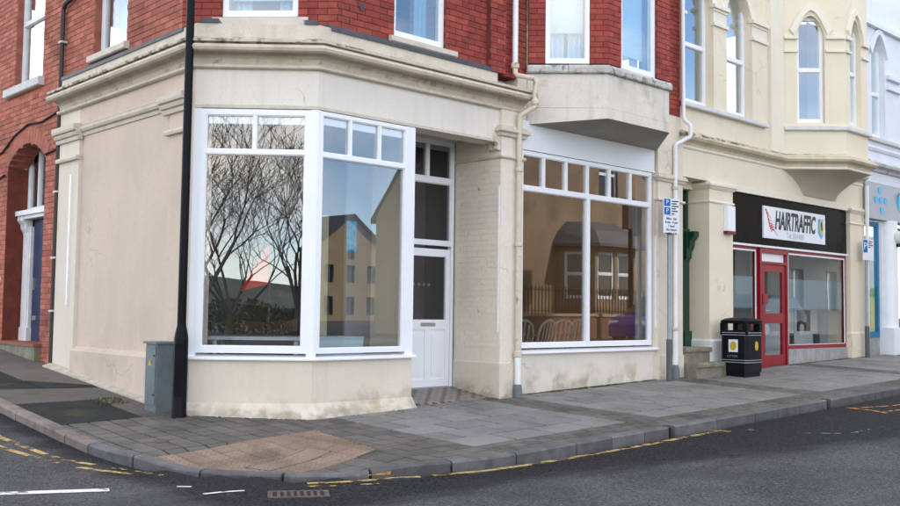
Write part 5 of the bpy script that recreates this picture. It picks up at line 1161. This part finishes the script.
def cover(lab, cx, cy, ux, uy, L, Wd, m):
    t = thing('access_cover', (cx, cy, gz(cx, cy)), lab, 'manhole cover'); f = Fr(cx, cy, ux, uy); b = MB(); r = MB()
    def hexs(mb, a0, a1, b0, b1, zo, th_):
        na_ = max(1, int((a1-a0)/.08)); nb_ = max(1, int((b1-b0)/.08)); top_ = []; bot_ = []
        for i in range(na_+1):
            for j in range(nb_+1):
                q = f(a0+(a1-a0)*i/na_, b0+(b1-b0)*j/nb_, 0); top_.append((q.x, q.y, gz(q.x, q.y)+zo)); bot_.append((q.x, q.y, gz(q.x, q.y)+zo-th_))
        N = len(top_); w_ = nb_+1; fs = [(i*w_+j, i*w_+j+1, (i+1)*w_+j+1, (i+1)*w_+j) for i in range(na_) for j in range(nb_)]
        ring = [i*w_ for i in range(na_+1)]+[na_*w_+j for j in range(1, nb_+1)]+[i*w_+nb_ for i in range(na_-1, -1, -1)]+[j for j in range(nb_-1, 0, -1)]
        mb.add(top_+bot_, fs+[tuple(k+N for k in reversed(q)) for q in fs]+[(ring[k], ring[(k+1) % len(ring)], ring[(k+1) % len(ring)]+N, ring[k]+N) for k in range(len(ring))])
    e = .009
    for q in ((-L/2, L/2, -Wd/2, -Wd/2+e), (-L/2, L/2, Wd/2-e, Wd/2), (-L/2, -L/2+e, -Wd/2+e, Wd/2-e), (L/2-e, L/2, -Wd/2+e, Wd/2-e)): hexs(r, *q, .005, .03)
    r.build('rim', M('cover_rim', (.10, .10, .10), .6), t); hexs(b, -L/2+e+.004, L/2-e-.004, -Wd/2+e+.004, Wd/2-e-.004, .004, .02); b.build('plate', m, t)
cover('long recessed access cover filled with buff paving at the crossing', -1.42, -1.66, .96, .29, .95, .30, BROWNM)
cover('small rusty square cover among the dark pavers near the lamp post', -2.08, -.31, .8, .35, .17, .12, IRON)
# ------------------------------------------------------------------ things inside the shop windows
bt = thing('model_boat', (.0, 1.05, .95), 'model sailing boat with a red sail on the display table', 'model boat')
tb = thing('display_table', (-.05, 1.1, .14), 'white display table behind the corner window', 'table')
b = MB(); b.hprism([(-.70, 1.25), (.15, .45), (.55, .85), (-.3, 1.75)], .90, .94); b.build('table_top', M('table_white', (.55, .58, .60), .6), tb)
for x, y in ((-.60, 1.26), (.13, .55), (.43, .86), (-.28, 1.62)):
    b = MB(); b.lathe((x, y, .14), [(.03, 0), (.03, .76)], 8); b.build('leg', M('table_white', (0,)*3), tb)
HULL = M('boat_hull', (.09, .05, .03), .4); 
hf = Fr(-.05, 1.05, .8, -.72); b = MB(); rows = []
for i in range(9):
    t = -1+i/4; hw = .13*(1-abs(t)**2.4)+.002; zk = .97+.05*abs(t)**2; zd = 1.12+.05*t*t
    rows.append([hf(t*.45, -hw, zd), hf(t*.45, -hw*.8, (zk+zd)/2), hf(t*.45, 0, zk), hf(t*.45, hw*.8, (zk+zd)/2), hf(t*.45, hw, zd)])
b.add([v for r in rows for v in r], [(i*5+j, i*5+j+1, (i+1)*5+j+1, (i+1)*5+j) for i in range(8) for j in range(4)]+[(i*5+4, i*5, (i+1)*5, (i+1)*5+4) for i in range(8)]); b.build('hull', HULL, bt, True)
b = MB(); b.tube([hf(.08, 0, 1.08), hf(.08, 0, 2.25)], .014, 6); b.tube([hf(.08, 0, 1.32), hf(-.33, 0, 1.36)], .010, 6); b.build('mast', HULL, bt)
b = MB(); n = 6
P_ = lambda s, t: hf(.065-(.36*(1-s))*t, .05*math.sin(math.pi*t)*(1-s), 1.60+.55*s-.10*t*(1-s))
b.add([P_(i/n, j/n) for i in range(n+1) for j in range(n+1)], [(i*(n+1)+j, i*(n+1)+j+1, (i+1)*(n+1)+j+1, (i+1)*(n+1)+j) for i in range(n) for j in range(n)]); b.build('sail', M('red_sailcloth', (.60, .035, .012), .8, .1, 5), bt, True)
cbn = thing('display_cabinet', (-.55, 1.75, .14), 'dark display cabinet at the left of the corner window', 'cabinet')
b = MB(); b.box(FM, -.80, -.30, -2.3, -1.9, .14, 1.2); b.build('carcass', M('cabinet_dark', (.05, .045, .04), .5), cbn)
b = MB(); b.box(FM, -.78, -.32, -1.9, -1.88, .25, .75); b.build('door', M('cabinet_pale', (.35, .40, .42), .5), cbn)
bx = thing('display_box', (.55, .42, .14), 'pale blue box on the floor behind the window beside the door', 'box')
b = MB(); b.box(FM, .25, .95, -.62, -.25, .14, .93); b.build('body', M('pale_blue_box', (.42, .55, .62), .6), bx)
b = MB(); b.box(FM, .24, .96, -.63, -.24, .93, .95); b.build('lid', M('pale_blue_box', (0,)*3), bx)
pst = tag(MB().box(FM, .58, .74, -.16, -.155, 2.02, 2.40).build('window_poster', M('cyan_poster', (.05, .42, .70), .6, .2, 12)), 'small cyan notice in the window beside the door', 'poster')
pn = thing('banner_stand', (.75, 1.0, .14), 'pale upright banner stand behind the window beside the door', 'banner')
b = MB(); b.box(FM, .62, .92, -1.02, -1.0, .2, 2.55); b.build('banner', M('banner_cream', (.50, .44, .30), .7, .1, 3), pn)
b = MB(); b.box(FM, .58, .96, -1.1, -.92, .14, .2); b.build('foot', DARK, pn)
rk = thing('coat_rack', (2.65, 1.6, 1.5), 'row of small coat hooks seen through the dark door glass', 'coat rack')
b = MB(); b.box(FM, 2.55, 3.05, -1.32, -1.30, 1.68, 1.70); b.build('rail', M('hook_rail', (.25, .25, .26), .4), rk)
for k in range(5):
    q = MB(); q.lathe((2.60+.1*k, 1.29, 1.655), [(.012, 0), (.022, .02), (.012, .045)], 8); q.build('hook', M('hook_white', (.75, .75, .75), .4), rk)
pic = thing('framed_picture', (4.6, 3.48, 2.0), 'small pale framed picture on the brown wall behind the wide window', 'picture')
b = MB(); b.box(FM, 5.30, 5.85, -3.49, -3.46, 2.05, 2.85); b.build('frame', M('picture_frame', (.55, .50, .40), .6), pic)
b = MB(); b.box(FM, 5.36, 5.79, -3.458, -3.455, 2.12, 2.78); b.build('print', M('picture_print', (.62, .60, .52), .7, .25, 9), pic)
CHM = M('white_plastic_chair', (.27, .245, .19), .45, .03)
def chair(x, y, rot, lab):
    t = thing('plastic_chair', (x, y, .26), lab, 'chair', 'white plastic chairs behind the wide window')
    m = Matrix.Translation((x, y, .26)) @ Matrix.Rotation(rot, 4, 'Z'); T_ = lambda p: tuple(m @ Vector(p))
    def pr(name, mb): mb.v = [T_(v) for v in mb.v]; return mb.build(name, CHM, t, True)
    b = MB(); b.hprism([(-.22, -.22), (.22, -.22), (.24, .2), (-.24, .2)], .42, .45); pr('seat', b)
    for sx in (-1, 1):
        b = MB(); b.tube([(sx*.21, -.22, 0), (sx*.2, -.2, .44)], [.018, .026], 6); pr('leg', b)
        b = MB(); b.tube([(sx*.25, .26, 0), (sx*.22, .2, .44)], [.018, .026], 6); pr('leg', b)
        b = MB(); b.tube([(sx*.22, -.2, .44), (sx*.27, -.2, .62), (sx*.28, .0, .67), (sx*.25, .24, .66)], .018, 6); pr('armrest', b)
    b = MB(); arch = [(-.235, .22, .44), (-.25, .27, .70), (-.20, .30, .83), (-.10, .315, .885), (0, .32, .90), (.10, .315, .885), (.20, .30, .83), (.25, .27, .70), (.235, .22, .44)]
    b.tube(arch, .022, 6); k = pr('backrest', b)
    for xx in (-.13, -.045, .045, .13):
        b = MB(); b.tube([(xx, .215, .45), (xx*1.05, .285, .70), (xx*1.05, .312, .88)], .016, 5); q = MB(); q.v = [T_(v) for v in b.v]; q.f = b.f; q.t = b.t; q.build('back_slat', CHM, k, True)
chair(4.05, .62, R(175), 'leftmost white plastic chair behind the wide window'); chair(4.62, .66, R(190), 'second white plastic chair from the pier behind the wide window'); chair(5.18, .75, R(170), 'white plastic chair just left of the central window bar'); chair(5.9, 1.1, R(182), 'white plastic chair right of the central window bar, deeper in the room')

FARG = M('far_window_glass', (.02, .022, .025), .12, .1, spec=.35)
# ------------------------------------------------------------------ across the street (seen in the glass)
TAN = M('tan_render', (.215, .145, .09), .8, .22, .8, .10, 8, streak=.5, stains=[((.12, .075, .045), .9, .52, .2, None, 0, .5)]); TAN2 = M('buff_render', (.34, .26, .16), .8, .06, 1); SLATE = M('slate_roof', (.06, .065, .075), .6, .2, 3); PINKR = M('cream_terrace', (.55, .46, .33), .8, .08, 1)
opv = MB(); opv.box(Fr(0, -9.2, 1, 0), 3.0, 60, -.0, .0, 0, 0); opv = MB(); xs_ = [3, 6, 9, 12, 16, 20, 24, 40, 60]
opv.add([(x, y, z) for x in xs_ for (y, z) in ((-9.0, rz(x, -9)-.1), (-9.0, rz(x, -9)+.10), (-22, rz(x, -9)+.14))], [(i*3+j, (i+1)*3+j, (i+1)*3+j+1, i*3+j+1) for i in range(len(xs_)-1) for j in range(2)])
o = opv.build('pavement', CONCM); o['kind'] = 'structure'
FOP = Fr(30, -12, -1, 0)                           # faces +Y towards the street, u = 30 - X
TH = thing('tan_house', (21, -12, .3), 'tan rendered house with a bay window across the street, reflected in the wide window', 'house')
gnd_ = .2
b = MB(); cells(b, FOP, 0, 14, gnd_-1, 8.6, -.3, 0, [(8.0, 9.1, 5.3, 7.3), (3.2, 4.3, 5.3, 7.3), (2.8, 4.4, 1.9, 3.9)]); b.build('wall', TAN, TH)
b = MB(); b.add([(16, -12.3, gnd_-1), (16, -18.7, gnd_-1), (16, -18.7, 4.8), (16, -15.2, 8.6), (16, -12.3, 8.6), (16.25, -12.3, gnd_-1), (16.25, -18.7, gnd_-1), (16.25, -18.7, 4.8), (16.25, -15.2, 8.6), (16.25, -12.3, 8.6)], [(0, 1, 2, 3, 4), (9, 8, 7, 6, 5), (0, 5, 6, 1), (1, 6, 7, 2), (2, 7, 8, 3), (3, 8, 9, 4)]); b.build('gable_wall', TAN2, TH)
b = MB(); b.add([(15.9, -18.9, 4.7), (15.9, -15.2, 8.75), (15.9, -11.8, 8.75), (30, -11.8, 8.75), (30, -15.2, 8.75), (30, -18.9, 4.7), (15.9, -18.9, 4.5), (30, -18.9, 4.5), (15.9, -11.8, 8.55), (30, -11.8, 8.55)], [(0, 1, 4, 5), (1, 2, 3, 4), (0, 5, 7, 6), (2, 8, 9, 3)]); b.build('roof', SLATE, TH)
FGB = Fr(16, -12, 0, -1)
for u, z in ((4.6, 5.2), (4.6, 3.2), (4.6, 1.6)):
    b = MB(); b.box(FGB, u, u+.5, 0, .03, z, z+.8); b.build('window', M('dark_window_paint', (.05, .055, .06), .2), TH)
for (a, c, z0, z1) in ((8.0, 9.1, 5.3, 7.3), (3.2, 4.3, 5.3, 7.3), (2.8, 4.4, 1.9, 3.9)):
    window(TH, 'sash_window', FOP, a, c, z0, z1, -.1, [(z0, (z0+z1)/2, []), ((z0+z1)/2, z1, [])], UPVC_OLD, FARG, .08, .1, .06); b = MB(); b.box(FOP, a, c, -.29, -.28, z0, z1); b.build('room_dark', M('room_dim', (0,)*3), TH)
# its bay
bu0 = 30-22.2; bp = [(22.2, -12), (21.6, -10.9), (19.3, -10.9), (18.7, -12)]
FBW = [Fr(*bp[i], bp[i+1][0]-bp[i][0], bp[i+1][1]-bp[i][1]) for i in range(3)]
for i, fr in enumerate(FBW):
    ops = [(.2, fr.L-.2, 1.75, 3.35)] if i != 1 else [(.15, 1.05, 1.75, 3.35), (1.25, 2.15, 1.75, 3.35)]
    b = MB(); cells(b, fr, 0, fr.L, -.5, 3.55, -.15, 0, ops); w = b.build('bay_wall', TAN, TH)
    for o_p in ops:
        window(TH, 'bay_window', fr, o_p[0], o_p[1], 1.75, 3.35, -.04, [(1.75, 2.6, []), (2.6, 3.35, [])], UPVC_OLD, FARG, .08, .08, .06); q = MB(); q.box(fr, o_p[0], o_p[1], -.14, -.13, 1.75, 3.35); q.build('room_dark', M('room_dim', (0,)*3), TH)
b = MB(); e = [(22.55, -12), (21.8, -10.55), (19.1, -10.55), (18.35, -12)]; t = [(21.8, -12), (21.2, -11.5), (19.7, -11.5), (19.1, -12)]; md = [(22.2, -12), (21.5, -11.0), (19.4, -11.0), (18.7, -12)]
b.add([(x, y, 3.52) for x, y in e]+[(x, y, 3.62) for x, y in e]+[(x, y, 4.1) for x, y in md]+[(x, y, 4.42) for x, y in t], [(i*4+j, i*4+j+1, (i+1)*4+j+1, (i+1)*4+j) for i in range(3) for j in range(3)]+[(12, 13, 14, 15), (3, 2, 1, 0)]); b.build('bay_roof', SLATE, TH)
gw = thing('garden_wall', (21, -10.1, .2), 'low garden wall with iron railings across the street, reflected in the wide window', 'wall')
FGW = Fr(30, -10.1, -1, 0)
b = MB(); b.box(FGW, 0, 18, -.22, 0, -.5, 1.15); b.build('wall', M('garden_wall_render', (.17, .075, .045), .8, .15, 2), gw)
b = MB(); b.box(FGW, 0, 18, -.26, .04, 1.15, 1.24); b.build('coping', M('wall_coping', (.33, .24, .18), .8), gw)
RAIL = M('railing_black', (.005, .005, .006), .5, spec=.1)
b = MB(); b.box(FGW, 0, 18, -.125, -.095, 1.32, 1.35); b.box(FGW, 0, 18, -.125, -.095, 1.95, 1.98); b.build('rail', RAIL, gw)
for i in range(112):
    q = MB(); q.box(FGW, .08+.16*i, .105+.16*i, -.122, -.098, 1.24, 2.08); q.build('railing_bar', RAIL, gw)
H2 = thing('cream_house', (38, -12, .5), 'long cream house across the street, reflected in the salon window', 'house')
FO2 = Fr(48, -12, -1, 0); ops = [(1.5+3.4*i, 2.7+3.4*i, z, z+1.9) for i in range(5) for z in (1.5, 5.0)]
b = MB(); cells(b, FO2, 0, 17.7, -1, 8.2, -.3, 0, ops); b.build('wall', M('cream_house_wall', (.085, .085, .085), .8, .05, 1), H2)
for o_p in ops:
    b = MB(); b.box(FO2, o_p[0], o_p[1], -.2, -.15, o_p[2], o_p[3]); w = b.build('window', M('dark_window_paint', (0,)*3), H2); b = MB(); b.box(FO2, (o_p[0]+o_p[1])/2-.04, (o_p[0]+o_p[1])/2+.04, -.15, -.12, o_p[2], o_p[3]); b.build('bar', UPVC_OLD, w)
b = MB(); b.add([(30.2, -11.7, 8.2), (48.1, -11.7, 8.2), (48.1, -16, 11), (30.2, -16, 11), (30.2, -20, 8.2), (48.1, -20, 8.2)], [(0, 1, 2, 3), (3, 2, 5, 4)]); b.build('roof', SLATE, H2)
for i, (x, w, hh, cl) in enumerate(((23.2, 4.0, 5.4, (.24, .19, .12)), (27.4, 4.6, 6.3, (.19, .165, .13)), (32.2, 5.5, 5.8, (.25, .19, .12)))):
    t = thing('distant_house', (x+w/2, -45, 0), ['nearest gabled house at the end of the square, reflected beside the door', 'middle gabled house at the end of the square with grey walls', 'far gabled house at the end of the square'][i], 'house', 'houses at the end of the square')
    fr = Fr(x+w, -45, -1, 0); b = MB(); ops = [(u_, u_+.75, z, z+1.25) for z in (.9, 3.1) for u_ in (.5, w/2-.375, w-1.25)]+[(w/2-.3, w/2+.3, hh-1.05, hh-.35)]
    cells(b, fr, 0, w-.02, -1, hh, -.3, 0, ops); b.prism(fr, [(0.0, hh), (w-.02, hh), (w/2, hh+2.0)][::-1], -.3, 0); b.build('wall', M('distant_wall_%s' % 'abc'[i], cl, .8, .06, 1), t)
    for o_p in ops:
        q = MB(); q.box(fr, o_p[0], o_p[1], -.25, -.2, o_p[2], o_p[3]); q.build('window', M('dark_window_paint', (0,)*3), t)
    b = MB()
    for s in (0, 1):
        xx = x-.2 if s == 0 else x+w+.2; b.add([(xx, -44.6, hh-.15), (x+w/2, -44.6, hh+2.2), (x+w/2, -54, hh+2.2), (xx, -54, hh-.15)], [(0, 1, 2, 3)])
    b.build('roof', SLATE, t); b = MB(); b.box(fr, w*.7, w*.7+.5, -3, -2.4, hh+.5, hh+2.6); b.build('chimney', M('distant_brick', (.20, .09, .06), .9), t)
def car(x, y, head, paint, lab):
    t = thing('parked_car', (x, y, rz(x, y)), lab, 'car', 'cars parked along the opposite kerb'); m = Matrix.Translation((x, y, rz(x, y))) @ Matrix.Rotation(head, 4, 'Z')
    def pr(name, mb, mt, par=t, sm=True): mb.v = [tuple(m @ Vector(v)) for v in mb.v]; return mb.build(name, mt, par, sm)
    prof = [(-2.0, .30, .45), (-2.05, .55, .80), (-1.98, .85, .84), (-1.75, .98, .84), (-1.0, 1.02, .86), (0, 1.0, .87), (.75, .96, .86), (1.5, .86, .82), (1.95, .68, .78), (2.05, .50, .74), (1.98, .28, .70)]
    b = MB(); stn = [-2.05, -1.95, -1.6, -.9, 0, .8, 1.4, 1.8, 2.05]; topz = [.80, .93, 1.0, 1.0, .99, .95, .87, .78, .60]; hw = [.66, .76, .83, .86, .86, .85, .83, .78, .64]
    rows = [[(s, -w_*.94, .22), (s, -w_, .45), (s, -w_*.98, tz*.85), (s, -w_*.86, tz), (s, w_*.86, tz), (s, w_*.98, tz*.85), (s, w_, .45), (s, w_*.94, .22)] for s, tz, w_ in zip(stn, topz, hw)]
    k = 8; b.add([v for r in rows for v in r], [(i*k+j, i*k+(j+1) % k, (i+1)*k+(j+1) % k, (i+1)*k+j) for i in range(len(rows)-1) for j in range(k)]+[tuple(range(k-1, -1, -1)), tuple(range((len(rows)-1)*k, len(rows)*k))]); body = pr('body', b, paint)
    b = MB(); b.add([(-1.85, -.70, .97), (-1.85, .70, .97), (1.15, .72, .93), (1.15, -.72, .93), (-1.45, -.56, 1.42), (-1.45, .56, 1.42), (.35, .58, 1.45), (.35, -.58, 1.45)], [(0, 1, 5, 4), (1, 2, 6, 5), (2, 3, 7, 6), (3, 0, 4, 7)]); pr('windows', b, M('car_glass', (.015, .018, .02), .06, spec=.8), sm=False)
    b = MB(); b.add([(-1.47, -.57, 1.415), (-1.47, .57, 1.415), (.37, .59, 1.445), (.37, -.59, 1.445), (-1.3, -.5, 1.47), (-1.3, .5, 1.47), (.15, .5, 1.49), (.15, -.5, 1.49)], [(0, 1, 5, 4), (1, 2, 6, 5), (2, 3, 7, 6), (3, 0, 4, 7), (4, 5, 6, 7), (3, 2, 1, 0)]); pr('roof', b, paint)
    for sx in (-1.3, 1.3):
        for sy in (-1, 1):
            b = MB(); b.lathe((sx, sy*.80, .30), [(.10, -.09), (.27, -.09), (.30, -.06), (.30, .06), (.27, .09), (.10, .09)], 18, lambda a, c, z: Vector((a, z, c))); w = pr('wheel', b, M('tyre', (.012, .012, .012), .8)); b = MB(); b.lathe((sx, sy*.83, .30), [(.19, -.07), (.19, .07)], 12, lambda a, c, z: Vector((a, z, c))); pr('rim', b, M('alloy', (.4, .4, .42), .4, metal=.6), w)
    for sy in (-1, 1): b = MB(); b.box(Fr(2.0, sy*.50, 0, 1), -.16, .16, -.12, .0, .55, .70); pr('headlight', b, M('headlight_glass', (.75, .78, .80), .15))
car(19.0, -7.9, math.pi, M('purple_car_paint', (.055, .012, .20), .25, spec=.6), 'purple car parked across the street, reflected in the wide window')
car(25.0, -7.9, math.pi, M('black_car_paint', (.010, .011, .013), .2, spec=.6), 'black car parked across the street, reflected in the salon window')
pp = thing('sign_pole', (19.1, -9.3, .2), 'dark pole with a box sign, reflected at the right of the wide window', 'pole')
b = MB(); b.lathe((19.1, -9.3, .1), [(.09, 0), (.08, 4.0)], 10); b.build('post', RAIL, pp, True); b = MB(); b.box(Fr(19.1, -9.3, -1, 0), -.24, .24, -.15, .1, 4.0, 5.0); b.build('box', M('dark_red_box', (.06, .02, .02), .5), pp)
# bare trees behind the photographer
BARK = M('bark', (.040, .036, .032), .9, .2, 6, .1, 40, .4)
def tree(x, y, h, seed, lab, spread=1.):
    rnd = random.Random(seed); z0 = rz(x, y)-.1; t = thing('bare_tree', (x, y, z0), lab, 'tree', 'bare trees beside the square'); tr, cr = MB(), MB(); cnt = [0]
    def grow(p, d, L, r, lev):
        n = 3 if lev < 3 else 2; pts = [p]; rad = [r]
        for i in range(n):
            d = (d+Vector((rnd.uniform(-1, 1), rnd.uniform(-1, 1), rnd.uniform(-.5, .8)))*(.16 if lev < 2 else .28)).normalized(); p = p+d*L/n; pts.append(p); rad.append(r*(1-.35*(i+1)/n))
        (tr if lev == 0 else cr).tube(pts, [max(.009, q) for q in rad], 7 if lev < 2 else (5 if lev < 4 else 3), lev < 2); cnt[0] += 1
        if lev >= 8 or r < .0035: return
        k = rnd.choice((3, 3, 4)) if lev < 3 else rnd.choice((2, 3, 3))
        for i in range(k):
            a = rnd.uniform(0, 2*math.pi); sp = rnd.uniform(.35, .85); s = Vector((math.cos(a), math.sin(a), rnd.uniform(-.1, .5)))
            st = pts[-1] if i < 2 else pts[rnd.choice((-2, -1))]
            grow(st, (d+s*sp).normalized(), (L if lev else h*.20)*rnd.uniform(.68, .88), rad[-1]*rnd.uniform(.60, .76), lev+1)
    grow(Vector((x, y, z0)), Vector((rnd.uniform(-.1, .1), rnd.uniform(-.1, .1), 1)), h*.09, h*.0115, 0)
    tr.build('trunk', BARK, t, True); cr.build('crown', BARK, t, True)
tree(-20.4, -13.0, 17, 3, 'nearest bare tree, reflected at the left of the corner window')
tree(-25.2, -21.4, 17, 11, 'bare tree reflected at the right of the corner window'); tree(-28.5, -17.8, 17, 41, 'wide bare tree behind the nearest one, reflected in the corner window'); tree(-30, -25.5, 16, 52, 'bare tree at the back on the right of the corner window reflection'); tree(-24.5, -17.2, 15, 33, 'slender bare tree between the others, reflected in the corner window'); tree(-31, -22.2, 14, 21, 'bare tree farther off, reflected in the middle of the corner window')
hl = MB(); n = 60; rr_ = random.Random(4); prof = [.55+.25*math.sin(i*.31)+.15*math.sin(i*.83+1)+.05*rr_.random() for i in range(n+1)]
pts = []
for i in range(n+1):
    a = R(150)+R(160)*i/n
    for k, (d, f_) in enumerate(((110, 0), (135, .45), (165, .85), (205, 1.0), (250, .9))): pts.append((d*math.cos(a), d*math.sin(a)-6, -1+9*prof[i]*f_+(rr_.uniform(-.8, .8) if k else -1)))
hl.add(pts, [(i*5+k, (i+1)*5+k, (i+1)*5+k+1, i*5+k+1) for i in range(n) for k in range(4)]); o = hl.build('added_hills', M('added_hill_wood', (.075, .085, .075), .9, .35, .08, .2, .5), None, True); o['kind'] = 'structure'  # unseen hills added to block the bright low sky in the reflection
hd = MB(); rnd = random.Random(9)
for k in range(9000):
    t = rnd.random(); x, y = -30-14*t+rnd.gauss(0, .5), -34+26*t+rnd.gauss(0, .5); z = rz(x, y)+rnd.random()**.8*(1.5+.3*math.sin(t*23)); a = rnd.uniform(0, 6.28); e = rnd.uniform(.12, .28)
    hd.add([(x, y, z), (x+e*math.cos(a), y+e*math.sin(a), z+rnd.uniform(-.1, .2)), (x+e*.4*math.cos(a+1.6), y+e*.4*math.sin(a+1.6), z+e)], [(0, 1, 2)])
tag(hd.build('hedge', M('added_hedge_leaf', (.035, .045, .022), .8, .3, 3)), 'dark hedge added behind the bare trees to darken the low corner window reflection', 'hedge')  # hedge added to hide the bare horizon and darken the reflection
# moss and weeds along the wall foot
mb = MB(); rnd = random.Random(5)
def tuft(x, y, s):
    z = gz(x, y)
    for k in range(5):
        a = rnd.uniform(0, 6.28); l_x, l_y = math.cos(a)*s*.6, math.sin(a)*s*.6; h_ = s*rnd.uniform(.4, 1.1); mb.add([(x-l_y*.2, y+l_x*.2, z), (x+l_y*.2, y-l_x*.2, z), (x+l_x, y+l_y, z+h_)], [(0, 1, 2)])
for _ in range(420): tuft(rnd.uniform(3.65, 6.95), -.02-abs(rnd.gauss(0, .025)), .022)
for _ in range(160): tuft(rnd.uniform(1.5, 3.2), -.08-abs(rnd.gauss(0, .03)), .012)
for _ in range(130): tuft(rnd.uniform(-1.75, -1.35), rnd.uniform(1.9, 2.35), .03)
for _ in range(90): tuft(rnd.uniform(7.7, 9.0), -.42+rnd.gauss(0, .03), .015)
o = mb.build('weeds', M('moss_green', (.085, .10, .03), .9, .3, 9)); o['kind'] = 'stuff'; o['label'] = 'thin line of moss and weeds along the wall foot'; o['category'] = 'moss'
